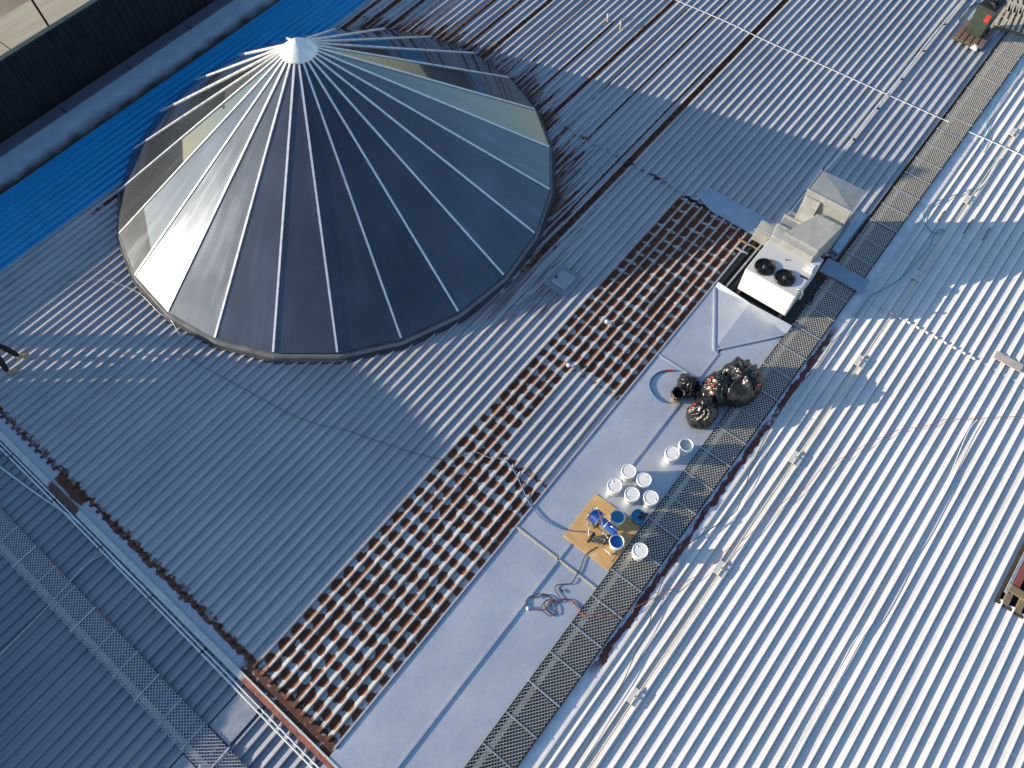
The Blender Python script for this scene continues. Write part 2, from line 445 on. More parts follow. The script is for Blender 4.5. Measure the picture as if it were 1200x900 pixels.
def glass_mat():
    n = NT('tinted_glazing')
    dust = n.noise(0.7, 3, 0.5); sp = n.noise(28, 2, 0.5)
    t = n.t.nodes.new("ShaderNodeBsdfTransparent"); t.inputs[0].default_value = (0.34, 0.36, 0.38, 1)
    dark = n.prin((0.012, 0.022, 0.034), 0.6)
    m1 = n.t.nodes.new("ShaderNodeMixShader"); m1.inputs[0].default_value = 0.4
    n.t.links.new(t.outputs[0], m1.inputs[1]); n.t.links.new(dark, m1.inputs[2])
    fr = n.t.nodes.new("ShaderNodeFresnel"); fr.inputs[0].default_value = 1.8
    gl = n.t.nodes.new("ShaderNodeBsdfGlossy"); gl.inputs['Roughness'].default_value = 0.03
    gl.inputs[0].default_value = (0.9, 0.95, 1, 1)
    m2 = n.t.nodes.new("ShaderNodeMixShader")
    n.t.links.new(fr.outputs[0], m2.inputs[0]); n.t.links.new(m1.outputs[0], m2.inputs[1]); n.t.links.new(gl.outputs[0], m2.inputs[2])
    # film of dust that scatters the low sun
    gd = n.t.nodes.new("ShaderNodeBsdfGlossy"); gd.inputs['Roughness'].default_value = 0.32
    gd.inputs[0].default_value = (0.62, 0.74, 0.92, 1)
    df = n.t.nodes.new("ShaderNodeBsdfDiffuse"); df.inputs[0].default_value = (0.5, 0.48, 0.44, 1)
    m3 = n.t.nodes.new("ShaderNodeMixShader")
    dx = n.sub(n.x, 8.62); dy = n.sub(n.y, 13.79)
    ang = n.mul(n.mth('ARCTAN2', dy, dx), 14.0); rad = n.mth('SQRT', n.add(n.mul(dx, dx), n.mul(dy, dy)))
    smear = n.noise(1.0, 4, 0.6, n.vec(ang, n.mul(rad, 0.45), 0.0))
    n.t.links.new(n.add(n.ramp(dust, 0.3, 0.75, 0.018, 0.05), n.ramp(smear, 0.45, 0.75, 0.0, 0.045)), m3.inputs[0])
    n.t.links.new(m2.outputs[0], m3.inputs[1]); n.t.links.new(gd.outputs[0], m3.inputs[2])
    m4 = n.t.nodes.new("ShaderNodeMixShader")
    n.t.links.new(n.add(n.mul(n.ramp(sp, 0.76, 0.78), 0.5), n.ramp(dust, 0.4, 0.8, 0.0, 0.012)), m4.inputs[0])
    n.t.links.new(m3.outputs[0], m4.inputs[1]); n.t.links.new(df.outputs[0], m4.inputs[2])
    return n.done(m4.outputs[0])
M['glass'] = glass_mat()

def bag_mat():
    n = NT('black_bin_bag')
    f = n.noise(9, 4, 0.6)
    return n.done(n.prin((0.013, 0.013, 0.013), n.ramp(f, 0.35, 0.7, 0.20, 0.36), 0.0, n.bump(n.noise(7, 3, 0.55, n.scaled(1.0, 1.0, 0.35), dist=0.8), 0.5, 0.05)))
M['bag'] = bag_mat()

# ------------------------------------------------------------------ ground far below, beyond the wall
GZ = -6.0
o = MB().add([(-200, -200, GZ), (300, -200, GZ), (300, 300, GZ), (-200, 300, GZ)], [(0, 1, 2, 3)]).build('ground', M['soil']); tag(o, kind='structure')
m = MB()
joints = [-30, -14, -2.2, 8.1, 18.4, 28.7, 39, 60]
apron = MB()
for i in range(len(joints) - 1):
    apron.box(joints[i] + .03, joints[i + 1] - .03, 24.0, 31.4, GZ - .2, GZ + .12)
    apron.box(joints[i] + .03, joints[i + 1] - .03, 31.46, 38.3, GZ - .2, GZ + .12)
o = apron.build('pavement', M['concrete']); tag(o, kind='structure')

# ------------------------------------------------------------------ corrugated sheeting
DC = Vector((8.62, 13.79)); DR = 6.18
PITCH = 0.24
def profile(y0, y1, phase, h, knee=None):
    """cross section points (y, z) from y0 to y1 with a rib at phase + n*PITCH"""
    pts = []
    k = math.floor((y0 - phase) / PITCH) - 1
    while phase + k * PITCH < y1 + PITCH:
        c = phase + k * PITCH
        for dy, z in ((-.052, 0), (-.040, -.013), (-.026, -.013), (-.010, h), (.004, h), (.036, h * (knee or .655)), (.094, 0.0), (.135, 0.0), (.139, .003), (.143, 0.0)):
            pts.append((c + dy, z))
        k += 1
    res = []
    for i in range(len(pts)):
        y, z = pts[i]
        if y < y0:
            if i + 1 < len(pts) and pts[i + 1][0] > y0:
                t = (y0 - y) / (pts[i + 1][0] - y); res.append((y0, z + t * (pts[i + 1][1] - z)))
        elif y > y1:
            py, pz = pts[i - 1]
            t = (y1 - py) / (y - py); res.append((y1, pz + t * (z - pz))); break
        else: res.append((y, z))
    return res

def sheet(parent,  x0, x1, y0, y1, phase, h, z, mat, step=0.6, hole=None, warp=0.004, seed=0.0, name='roof_sheet', label=None):
    prof = profile(y0, y1, phase, h, .44 if mat is M['white_roof'] else None)
    n = max(1, int(round((x1 - x0) / step)))
    xs = [x0 + (x1 - x0) * i / n for i in range(n + 1)]
    vs = []; fs = []
    P = len(prof)
    for x in xs:
        for (y, pz) in prof:
            wv = noise.noise(Vector((x * 0.55, y * 1.3, seed))) * warp
            wy = noise.noise(Vector((x * 0.4, round(y / PITCH) * 3.1, seed + 9))) * warp * 1.2
            vs.append((x, y + (wy if pz > .01 else 0), z + pz + wv))
    for i in range(n):
        for j in range(P - 1):
            if hole:
                if hole((xs[i] + xs[i + 1]) / 2, (prof[j][0] + prof[j + 1][0]) / 2): continue
            fs.append((i * P + j, (i + 1) * P + j, (i + 1) * P + j + 1, i * P + j + 1))
    if not fs: return None
    o = MB().add(vs, fs).build(name, mat, parent)
    if label: o['label'] = label
    return o

def dome_hole(x, y): return (x - DC.x) ** 2 + (y - DC.y) ** 2 < 5.9 ** 2

PH = 4.87
roof = thing('warehouse_roof', 'grey galvanised ribbed roof carrying the glass cone skylight, with rows of brown rust patches', 'roof')
seam0 = PH + PITCH / 2 + 0.003
k0 = 0
ys = []
y = 3.20
edges = [3.20] + [seam0 - PITCH * 3 + PITCH * 4 * i - PITCH * 3 for i in range(40)]
edges = [e for e in edges if 3.2 <= e < 18.45]
edges = sorted(set([3.20] + [e for e in edges if e > 3.5])) + [18.56]
for i in range(len(edges) - 1):
    a, b = edges[i], edges[i + 1]
    dz = (i % 2) * 0.003
    xend = 13.98 if b < 5.8 else 14.16
    sheet(roof, -2.0, xend, a, b + .012, PH, 0.053, dz, M['galv'], 0.3, dome_hole, seed=i)
    s2 = sheet(roof, 14.6 if b < 5.4 else 14.08, 27.0, a, b + .012, PH, 0.053, dz + 0.012, M['galv'], 0.3, dome_hole, seed=i + 50)
    sheet(roof, 26.9, 44.0, a, b + .012, PH, 0.053, dz + 0.024, M['galv'], 1.2, None, seed=i + 90)
# strip of roof beyond the air unit, down to the walkway
sheet(roof, 14.6, 27.0, 1.12, 2.16, PH, 0.042, 0.010, M['galv'], 0.6, None, seed=31)
sheet(roof, 14.6, 27.0, 2.16, 3.212, PH, 0.042, 0.013, M['galv'], 0.6, None, seed=32)
sheet(roof, 26.9, 44.0, 1.12, 3.212, PH, 0.042, 0.022, M['galv'], 1.2, None, seed=33)
# blue painted sheets
be = [18.56, 19.40, 20.25, 20.96]
for i in range(3):
    for (xa, xb, st) in ((-2.0, 14.16, .3), (14.08, 44, 1.2)):
        sheet(roof, xa, xb, be[i], be[i + 1] + .01, PH, 0.044, (i % 2) * .003, M['blue'], st, dome_hole, seed=i + 70, label='bright blue painted roof sheet')
# plates at the upper end of the rust
bl = plain('pale_blue_grey_plate', (0.28, 0.37, 0.48), 0.4, 0.1, 0.2, 3)
pt = MB().hexa([(13.96, 2.7, .05), (14.7, 2.7, .05), (14.7, 5.1, .05), (14.25, 5.25, .05), (13.99, 4.62, .05)], [(13.96, 2.7, .058), (14.7, 2.7, .058), (14.7, 5.1, .058), (14.25, 5.25, .058), (13.99, 4.62, .058)]).build('apron_plate', bl, roof)
# flat pad in front of the mesh and grey patch
# edge cap along lower end of sheets
m = MB(); m.box(-2.19, -1.93, 3.0, 21.3, -.02, .012); o = m.build('end_flashing', M['end_flash'], roof)
m = MB(); m.hexa([(-2.35, 0.9, -.14), (-2.19, 0.9, -.14), (-2.19, 21.3, -.14), (-2.35, 21.3, -.14)], [(-2.33, 0.9, .03), (-2.19, 0.9, .05), (-2.19, 21.3, .05), (-2.33, 21.3, .03)]); o = m.build('end_cap', M['cap'], roof)
# gutter by the far wall
m = MB(); m.box(-2.4, 44, 20.96, 22.25, -.02, .040); m.build('gutter_tray', M['gutter'], roof)
m = MB(); m.box(-2.4, 44, 22.252, 22.70, -.02, .09); m.build('gutter_ledge', plain('grey_ledge', (0.11, 0.13, 0.16), .5), roof)
for i in range(14):
    x = 2.8 + i * 2.45
    MB().box(x, x + .03, 22.18, 22.45, .09, .11).build('gutter_bracket', M['black'], roof)

# sheet-metal tray: flat folded sheets between rust and walkway
tz = 0.03
txs = [-3.4, 3.63, 9.25, 11.9]
for i in range(3):
    for (ya, yb) in ((1.05, 2.045), (2.085, 3.22)):
        a, b = txs[i] + .004, txs[i + 1] + .03
        nx = 14; vs = []; fs = []
        for ix in range(nx + 1):
            for iy in range(7):
                x = a + (b - a) * ix / nx; yy = ya + (yb - ya) * iy / 6
                zz = tz + i * .006 + (noise.noise(Vector((x * .8, yy * 1.1, 3.3))) * .006 if 0 < iy < 6 else 0)
                vs.append((x, yy, zz))
        for ix in range(nx):
            for iy in range(6):
                p = ix * 7 + iy; fs.append((p, p + 7, p + 8, p + 1))
        MB().add(vs, fs, True).build('tray_sheet', M['tray'], roof)
for (xa, xb, zt) in ((-3.4, 4.08, .062), (4.08, 5.40, .043), (5.40, 10.2, .062)): MB().box(xa, xb, 2.043, 2.087, .0, zt).build('standing_seam', M['tray'], roof)
m = MB(); m.box(-2.0, 13.9, 3.222, 3.262, .0, .06); m.build('tray_upstand', M['tray'], roof)
m = MB(); m.bar((3.65, 1.06, .052), (3.65, 3.2, .052), .035, .02); m.build('tray_joint', M['batten'], roof)
m = MB(); m.bar((9.27, 1.06, .052), (9.27, 3.2, .052), .03, .02); m.build('tray_joint', M['tray'], roof)
# diamond folded cricket below the air unit
A = Vector((11.84, 3.17, .062)); B = Vector((10.21, 2.19, .06)); Cc = Vector((11.70, 1.02, .062)); D = Vector((11.86, 2.19, .22))
A2 = Vector((11.95, 3.17, .2)); C2 = Vector((11.93, 1.02, .2))
cr = MB(); cr.add([A, B, Cc, D, A2, C2], [(0, 1, 3), (1, 2, 3), (0, 3, 4), (2, 5, 3)]); cr.build('folded_cricket', M['tray'], roof)
m = MB(); m.bar(A, B, .05, .07); m.build('fold_seam', M['tray'], roof)
m = MB(); m.bar(B, Cc, .035, .05); m.build('fold_seam', M['tray'], roof)

# ------------------------------------------------------------------ lower roof on the left
LZ = -0.10
lroof = thing('lower_roof', 'dull grey ribbed roof beyond the rusted end flashing, under the diagonal cable', 'roof')
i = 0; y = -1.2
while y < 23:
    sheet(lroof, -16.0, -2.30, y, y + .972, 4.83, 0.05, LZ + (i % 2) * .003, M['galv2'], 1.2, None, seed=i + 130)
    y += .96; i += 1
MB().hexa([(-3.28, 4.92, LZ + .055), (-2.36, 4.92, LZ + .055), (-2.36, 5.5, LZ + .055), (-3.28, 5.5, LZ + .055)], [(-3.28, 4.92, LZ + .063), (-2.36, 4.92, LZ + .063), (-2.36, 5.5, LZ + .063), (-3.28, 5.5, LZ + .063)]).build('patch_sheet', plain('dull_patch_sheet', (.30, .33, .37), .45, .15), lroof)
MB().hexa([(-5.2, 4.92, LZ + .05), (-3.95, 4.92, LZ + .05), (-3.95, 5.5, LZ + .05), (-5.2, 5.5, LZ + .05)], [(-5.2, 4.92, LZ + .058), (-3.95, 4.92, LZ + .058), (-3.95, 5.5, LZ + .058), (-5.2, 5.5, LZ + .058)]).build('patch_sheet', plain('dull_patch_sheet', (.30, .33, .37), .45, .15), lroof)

# ------------------------------------------------------------------ white roof on the right
PX0, PX1, PY0, PY1 = 8.62, 10.6, -8.0, -5.60
def pit_hole(x, y): return PX0 < x < PX1 and PY0 < y < PY1
wroof = thing('white_roof', 'white coated ribbed roof with a timber-framed opening, right of the mesh walkway', 'roof')
i = 0; ya = -0.02
while ya > -16:
    yb = ya - .96
    sheet(wroof, -9.0, 14.0, yb - .01, ya, -0.20, 0.044, (i % 2) * .003, M['white_roof'], 0.33, pit_hole, seed=i + 200, warp=.0035)
    sheet(wroof, 13.92, 44.0, yb - .01, ya, -0.20, 0.044, .012 + (i % 2) * .003, M['white_roof'], 0.6, None, seed=i + 260, warp=.0035)
    ya = yb; i += 1
m = MB(); m.box(-9, 44, -.018, .262, -.02, .014); m.build('side_flashing', M['red_flash'], wroof)
m = MB(); m.box(-9, 44, -.05, -.02, -.02, .05); m.build('side_upstand', M['white_roof'], wroof)
for k in range(10):
    yy = -.20 - .24 * (k + 3) + .05
    MB().lathe([(0.001, .06), (.03, .055), (.05, .03), (.05, .0)], 10, Matrix.Translation((13.93, yy + .12, .012)) @ Matrix.Diagonal((.7, 1.1, 1, 1))).build('rib_end_cap', M['white_roof'], wroof)
c = at(1180, 425)
MB().box(c.x - .12, c.x + .12, c.y - .33, c.y + .33, .05, .07).build('patch_plate', plain('stained_plate', (.55, .46, .40), .6), wroof)

# opening with timber frame at the right edge
pit = thing('roof_opening', 'dark timber-framed opening cut in the white ribbed roof at the right edge of the photo', 'opening')
m = MB()
for (x0, x1, y0, y1) in ((PX0 - .0, PX1, PY1 - .04, PY1 + .02), (PX0 - .0, PX0 + .06, PY0, PY1 - .04), (PX1 - .06, PX1, PY0, PY1 - .04)):
    m.box(x0, x1, y0, y1, -.9, .03)
m.build('curb', M['timber_d'], pit)
MB().box(PX0, PX1, PY0, PY1, -1.0, -.92).build('pit_floor', M['inner_dark'], pit)
for k in range(5):
    yy = PY1 - .16 - k * .26
    MB().box(PX0 + .06, PX0 + .42, yy - .07, yy + .05, -.02, .05).build('joist', M['timber'], pit)
MB().box(PX0 + .36, PX0 + .52, PY0, PY1 - .1, .05, .10).build('beam', M['timber'], pit)
MB().box(PX0 + .55, PX1 - .1, PY1 - .26, PY1 - .14, .0, .09).build('rail', plain('red_brown_board', (.26, .07, .05), .6), pit)
MB().box(PX0 + .80, PX0 + 1.2, PY0, PY1 - .34, .0, .05).build('board', M['timber'], pit)
MB().box(PX0 + .3, PX1 - .05, PY1 - .12, PY1 - .06, .0, .07).build('rail', M['steel'], pit)

# ------------------------------------------------------------------ dark wall behind the gutter
WY = 22.72; WH = 2.02
wallt = thing('screen_wall', 'tall dark ribbed metal wall between the roof gutter and the concrete yard', 'wall')
x = -14.0
while x < 44:
    m = MB(); vs = []
    prof = []
    xx = x
    for k in range(4):
        for dx, dy in ((0, 0), (.09, 0), (.115, -.03), (.165, -.03), (.19, 0)):
            prof.append((x + k * .24 + dx, WY + .05 + dy))
    prof.append((x + .957, WY + .05))
    n = len(prof)
    for (px, py) in prof: vs += [(px, py, -.1), (px, py, WH)]
    m.add(vs, [(2 * i, 2 * i + 2, 2 * i + 3, 2 * i + 1) for i in range(n - 1)])
    m.box(x, x + .957, WY + .06, WY + .2, GZ, WH)
    m.build('wall_panel', M['wall'], wallt)
    x += .96
MB().box(-14, 44, WY + .02, WY + .20, WH + .002, WH + .04).build('capping', M['wall_cap'], wallt)
# thin post rising behind the wall
pp = Vector((6.55, WY + .6, 0))
post = thing('post', 'thin dark post rising behind the dark wall in front of the concrete', 'post', (pp.x, pp.y, GZ + .12))
MB().tube([(0, 0, 0), (0, 0, 9.3)], .035, 8).build('shaft', M['black'], post)
MB().lathe([(.001, 9.36), (.06, 9.34), (.06, 9.28), (.001, 9.27)], 8).build('finial', M['black'], post)
MB().box(-.12, .12, -.12, .12, 0, .03).build('base_plate', M['steel'], post)

# ------------------------------------------------------------------ plant room outside the frame on the left, whose gable shades the lower roofs
def occl(x0, y0, xw=-7.4):
    t = (x0 - xw) / cos(R(52)); return (y0 + t * sin(R(52)), t * tan(R(SUN_EL)))
edge = [(-.3, 15.3), (.6, 14.05), (1.5, 12.6), (4.50, 8.95), (4.5, 7.79), (4.50, 7.22), (4.39, 6.43), (4.30, 5.45), (2.58, 5.45), (1.28, 5.50), (.39, 5.46), (-.92, 5.42), (-2.16, 5.60), (-2.84, 5.50), (-3.2, 5.35), (-4.2, 5.4), (-7.3, 5.6)]
plant = thing('plant_room', 'grey gabled plant room standing just outside the left edge of the frame', 'building')
SN, CS = sin(R(52)), cos(R(52))
def wall_y(p, xw=-7.4): return (p - SN * xw) / CS      # where the sun line p = const meets the wall plane
prf = sorted(occl(*e) for e in edge[3:])
def prof_z(y):
    for a, b in zip(prf, prf[1:]):
        if a[0] <= y <= b[0]: return a[1] + (b[1] - a[1]) * (y - a[0]) / max(b[0] - a[0], 1e-6)
    return prf[-1][1] if y > prf[-1][0] else prf[0][1]
def wall_piece(name, poly):
    n = len(poly)
    MB().hexa([(-7.65, a, b) for a, b in poly], [(-7.4, a, b) for a, b in poly]).build(name, M['render_wall'], plant)
y85 = wall_y(8.50); y906 = wall_y(9.05); zb = 3.75
main = [p for p in prf if p[0] < y85 - .02]
wall_piece('gable_wall', [(main[0][0], GZ)] + main + [(y85, prof_z(y85)), (y85, GZ)])
wall_piece('gable_overhang', [(y85, zb), (y85, prof_z(y85)), (y906, prof_z(y906)), (y906, zb)])
for (pa, pb, zt) in ((8.72, 8.82, zb), (9.60, 9.88, 4.4)):
    MB().box(-7.62, -7.42, wall_y(pa), wall_y(pb), GZ, zt).build('column', M['render_wall'], plant)

# ------------------------------------------------------------------ cone skylight
sk = thing('cone_skylight', 'large cone-shaped glass skylight with white glazing bars and a white cap', 'skylight', (DC.x, DC.y, 0))
NP = 24; Z0 = 0.24; ZA = 4.40; A0 = R(0.4)
def cp(k, r, off=0.0):
    a = A0 + 2 * pi * k / NP
    z = Z0 + (ZA - Z0) * (1 - r / DR)
    nrm = Vector((sin(R(34)) * cos(a), sin(R(34)) * sin(a), cos(R(34))))
    return Vector((r * cos(a), r * sin(a), z)) + nrm * off
for k in range(NP):
    rs = [DR - .03, 3.2, 0.28]
    for (ra, rb) in ((DR - .03, 0.28),):
        c4 = [cp(k, ra), cp(k + 1, ra), cp(k + 1, rb), cp(k, rb)]
        # slight individual tilt of each pane
        tw = random.uniform(-.012, .012); tu = random.uniform(-.012, .012)
        c4[0].z += tw; c4[1].z -= tw; c4[2].z += tu * .3; c4[3].z -= tu * .3
        dn = Vector((0, 0, -.02))
        MB().hexa([p + dn for p in c4], c4).build('pane', M['glass'], sk)
for k in range(NP):
    m = MB(); a = cp(k, DR - .05, .008); b = cp(k, .36, .012)
    m.bar(a, b, .05, .03)
    m.build('glazing_bar', M['alu'], sk)
    # inner purlin ring and rafters seen through the glass
m = MB()
for r in (5.3, 3.4):
    m.tube([cp(k, r, -.14) for k in range(NP)], .035, 5, closed=True)
m.build('inner_ring', M['steel'], sk)
m = MB()
m = MB(); m.lathe([(DR - .16, Z0 - .08), (5.35, Z0 + (ZA - Z0) * (1 - 5.35 / DR) - .14), (5.33, Z0 + .2)], NP, Matrix.Rotation(A0, 4, 'Z')); m.build('inner_upstand', plain('pale_upstand', (.5, .5, .48), .6), sk)
m = MB(); m.lathe([(.001, ZA + .10), (.10, ZA + .05), (.30, ZA - .09), (.44, ZA - .20), (.46, ZA - .24), (.40, ZA - .26)], 32, smooth=True)
m.build('cap', plain('white_cap', (.82, .82, .81), .35), sk)
m = MB()
def ring(r0, z0, r1, z1):
    a = [(r0, z0)]; return a
m.lathe([(DR + .05, .0), (DR + .05, .13), (DR + .02, .185), (DR - .10, .20), (DR - .12, .17)], NP, Matrix.Rotation(A0, 4, 'Z'), smooth=False)
m.build('curb', M['curb'], sk)
m = MB(); m.lathe([(DR + .15, .004), (DR + .13, .05), (DR + .05, .07)], NP, Matrix.Rotation(A0, 4, 'Z'), smooth=False); m.build('apron_flashing', M['dark_curb'], sk)
m = MB(); m.lathe([(DR - .1, .2), (5.62, .18), (5.6, -3.5)], NP * 2); m.build('shaft', M['inner'], sk)
m = MB(); m.lathe([(5.62, -3.48), (.001, -3.48)], NP * 2); m.build('shaft_floor', M['inner_dark'], sk)

# ------------------------------------------------------------------ expanded mesh walkways
def mesh_panel(L, W, cl, cw, t, th=.012):
    """diamond lattice in x 0..L, y 0..W"""
    m = MB()
    nx = int(L / cl); ny = int(W / cw)
    cl = L / nx; cw = W / ny
    for i in range(nx):
        for j in range(ny):
            x = i * cl; y = j * cw
            seg = (((x, y + cw / 2), (x + cl / 2, y)), ((x + cl / 2, y), (x + cl, y + cw / 2)), ((x, y + cw / 2), (x + cl / 2, y + cw)), ((x + cl / 2, y + cw), (x + cl, y + cw / 2)))
            for (a, b) in seg:
                a = Vector((*a, 0)); b = Vector((*b, 0)); d = (b - a).normalized(); s_ = Vector((-d.y, d.x, 0)) * t / 2
                up = Vector((0, 0, th))
                m.add([a - s_, a + s_, b + s_, b - s_, a - s_ + up * .6, a + s_ + up, b + s_ + up, b - s_ + up * .6], [(4, 7, 6, 5), (0, 3, 7, 4), (1, 5, 6, 2)])
    return m

def walkway(name, label, x0, y0, n, L, W, alongx, z, mat, nb=3, cell=(.092, .074, .0135), rail='black'):
    w_ = thing(name, label, 'walkway', (x0, y0, z), 0 if alongx else pi / 2)
    first = None
    for i in range(n):
        if first is None:
            p = mesh_panel(L - .02, W, *cell).build('mesh_panel', mat, w_); p['kind'] = 'stuff'; first = p
        else:
            p = first.copy(); COL.objects.link(p); p.parent = w_
        p.location = (i * L, 0, 0)
        for k in range(nb):
            xb = i * L + k * L / nb
            MB().box(xb, xb + (.035 if k == 0 else .022), -.02, W + .02, .013, .028).build('crossbar', M['steel'], w_)
    if rail == 'black': MB().box(0, n * L, -.03, -.003, -.05, .012).build('edge_rail', M[rail], w_)
    if rail == 'black': MB().box(0, n * L, W + .003, W + .02, -.05, .012).build('edge_rail', M[rail], w_)
    MB().box(0, n * L, W * .72, W * .72 + .11, -.045, -.004).build('batten', M['batten'], w_)
    MB().box(0, n * L, .02, .05, -.05, -.012).build('bearer', M['timber_d'], w_)
    return w_
walkway('mesh_walkway', 'long galvanised mesh walkway running between the sheet-metal tray and the white roof', -3.0, .29, 18, 2.15, .74, True, .075, M['mesh'])
o = MB().box(-3.4, 44, .264, 1.045, -.06, .006).build('box_gutter', plain('dark_gutter_bed', (.035, .030, .026), .7, 0, .5, 3)); o.parent = roof
walkway('mesh_walkway', 'dull mesh walkway across the shaded lower roof in the bottom left corner', -3.31, 2.7, 9, 2.15, .60, False, LZ + .10, M['mesh_b'], cell=(.088, .07, .0135), rail='mesh_b')

# crossing plate beside the unit
cpn = thing('crossing_plate', 'perforated flat plate bridging the mesh walkway beside the air unit', 'plate')
m = mesh_panel(.46, .98, .05, .05, .03); 
o = m.build('perforated_plate', bl, cpn); o['kind'] = 'stuff'; o.location = (13.95, .22, .12)
MB().box(13.93, 14.45, 1.0, 1.30, .09, .13).build('end_plate', bl, cpn)
MB().box(13.93, 14.45, .12, .225, .09, .13).build('end_plate', bl, cpn)

# ------------------------------------------------------------------ air-conditioning unit and ducts
ac = thing('air_unit', 'white rooftop air unit with two black round fans beside the rust', 'air unit')
X0, X1, Y0, Y1 = 12.10, 13.55, 1.30, 2.68
o = MB().box(X0, X1, Y0, Y1, .16, 1.0).build('casing', M['white_metal'], ac); bevel(o, .015)
o = MB().box(X0 - .012, X0 - .002, Y0 + .03, Y1 - .03, .2, .95).build('front_panel', plain('bright_white_panel', (.80, .80, .76), .3, 0, .06), ac)
for yy in (Y0 + .06, Y1 - .12):
    MB().box(X0 - .22, X1 + .1, yy, yy + .07, .03, .16).build('support_rail', M['timber_d'], ac)
MB().box(X0 - .24, X0 - .19, Y0 - .35, Y1 + .3, .06, .11).build('front_rail', M['steel'], ac)
MB().box(X0 - .14, X0 - .10, Y0 - .3, Y1 + .1, .04, .09).build('front_rail', M['black'], ac)
MB().box(X0 - .1, X1 + .2, Y0 - .25, Y1 + .02, .034, .044).build('shade_sheet', M['dark_curb'], ac)  # flat dark sheet, paints the shade under and beside the unit
for (fx, fy) in ((12.42, 2.33), (12.43, 1.78)):
    f = MB().lathe([(.255, 1.0), (.255, 1.05), (.235, 1.06), (.225, 1.02), (.225, 1.003)], 32, Matrix.Translation((fx, fy, 0))).build('fan', M['fan_black'], ac)
    MB().lathe([(.224, 1.004), (.001, 1.004)], 24, Matrix.Translation((fx, fy, 0))).build('fan_well', M['black'], f)
    for b in range(5):
        a = 2 * pi * b / 5 + .3
        mm = MB()
        p = [Vector((.06 * cos(a), .06 * sin(a), 1.012)), Vector((.21 * cos(a - .15), .21 * sin(a - .15), 1.012)), Vector((.215 * cos(a + .5), .215 * sin(a + .5), 1.035)), Vector((.07 * cos(a + .8), .07 * sin(a + .8), 1.03))]
        mm.add([q + Vector((fx, fy, 0)) for q in p], [(0, 1, 2, 3)]); mm.build('blade', M['fan_black'], f)
    MB().lathe([(.06, 1.01), (.06, 1.05), (.001, 1.055)], 16, Matrix.Translation((fx, fy, 0))).build('hub', plain('grey_hub', (.09, .09, .09), .5), f)
    g = MB()
    for r in (.11, .15, .19): g.tube([(fx + r * cos(t * pi / 12), fy + r * sin(t * pi / 12), 1.058) for t in range(24)], .0025, 4, closed=True)
    for q in range(4):
        a = q * pi / 4; g.bar((fx - .235 * cos(a), fy - .235 * sin(a), 1.06), (fx + .235 * cos(a), fy + .235 * sin(a), 1.06), .004, .004)
    g.build('guard', M['fan_black'], f)
MB().tube([(12.95, 2.02, 1.0), (12.95, 2.02, 1.03)], .018, 8).build('bolt', M['black'], ac)
MB().box(12.72, 12.76, 1.32, 1.52, 1.0, 1.015).build('slot', M['black'], ac)
MB().box(13.02, 13.16, 1.36, 1.50, 1.0, 1.09).build('white_cover', M['plastic'], ac)
MB().box(12.95, 13.0, 1.34, 1.56, 1.0, 1.05).build('white_cover', M['plastic'], ac)
MB().tube([(12.3, 1.36, 1.0), (12.3, 1.36, 1.07), (12.35, 1.26, 1.07), (12.35, 1.22, .7)], .022, 8).build('pipe', M['steel'], ac)
MB().box(12.5, 12.62, 1.22, 1.298, .5, .66).build('isolator', M['steel'], ac)
MB().tube([(12.55, 1.24, .5), (12.6, 1.1, .2), (12.9, .98, .12), (13.4, 1.1, .1)], .02, 6).build('cable', M['black'], ac)
MB().tube([(13.0, 1.25, .5), (13.1, 1.1, .25), (12.7, 1.05, .12), (12.2, 1.08, .1)], .015, 6).build('cable', M['black'], ac)

du = thing('air_duct', 'boxy galvanised duct elbow joined to the back of the white air unit', 'duct')
def solid(name, bot, top, mat, par):
    o = MB().hexa([Vector(p) for p in bot], [Vector(p) for p in top]).build(name, mat, par); return bevel(o, .012, 1)
# collar behind the fans
solid('collar', [(13.24, 1.5, 1.0), (13.55, 1.42, 1.0), (13.55, 2.72, 1.0), (13.24, 2.69, 1.0)], [(13.26, 1.52, 1.18), (13.5, 1.45, 1.3), (13.5, 2.7, 1.3), (13.26, 2.66, 1.18)], M['duct'], du)
# sloping hood
solid('hood', [(13.40, 1.47, .9), (14.30, 1.36, .6), (14.30, 2.05, .6), (13.40, 2.45, .9)], [(13.40, 1.5, 1.32), (14.18, 1.36, 1.60), (14.18, 2.03, 1.60), (13.40, 2.42, 1.32)], M['duct'], du)
solid('neck', [(14.19, 1.40, .8), (14.42, 1.40, .8), (14.42, 1.98, .8), (14.19, 1.98, .8)], [(14.19, 1.42, 1.52), (14.42, 1.42, 1.52), (14.42, 1.96, 1.52), (14.19, 1.96, 1.52)], M['duct'], du)
# lower run next to it
solid('lower_duct', [(13.56, 2.06, .55), (14.34, 2.06, .55), (14.34, 2.74, .55), (13.56, 2.74, .55)], [(13.56, 2.08, 1.08), (14.34, 2.06, 1.10), (14.34, 2.72, 1.10), (13.56, 2.72, 1.08)], M['duct'], du)
MB().box(13.72, 13.76, 2.05, 2.76, .55, 1.13).build('flange', M['steel'], du)
MB().box(14.08, 14.12, 2.04, 2.76, .55, 1.15).build('flange', M['steel'], du)
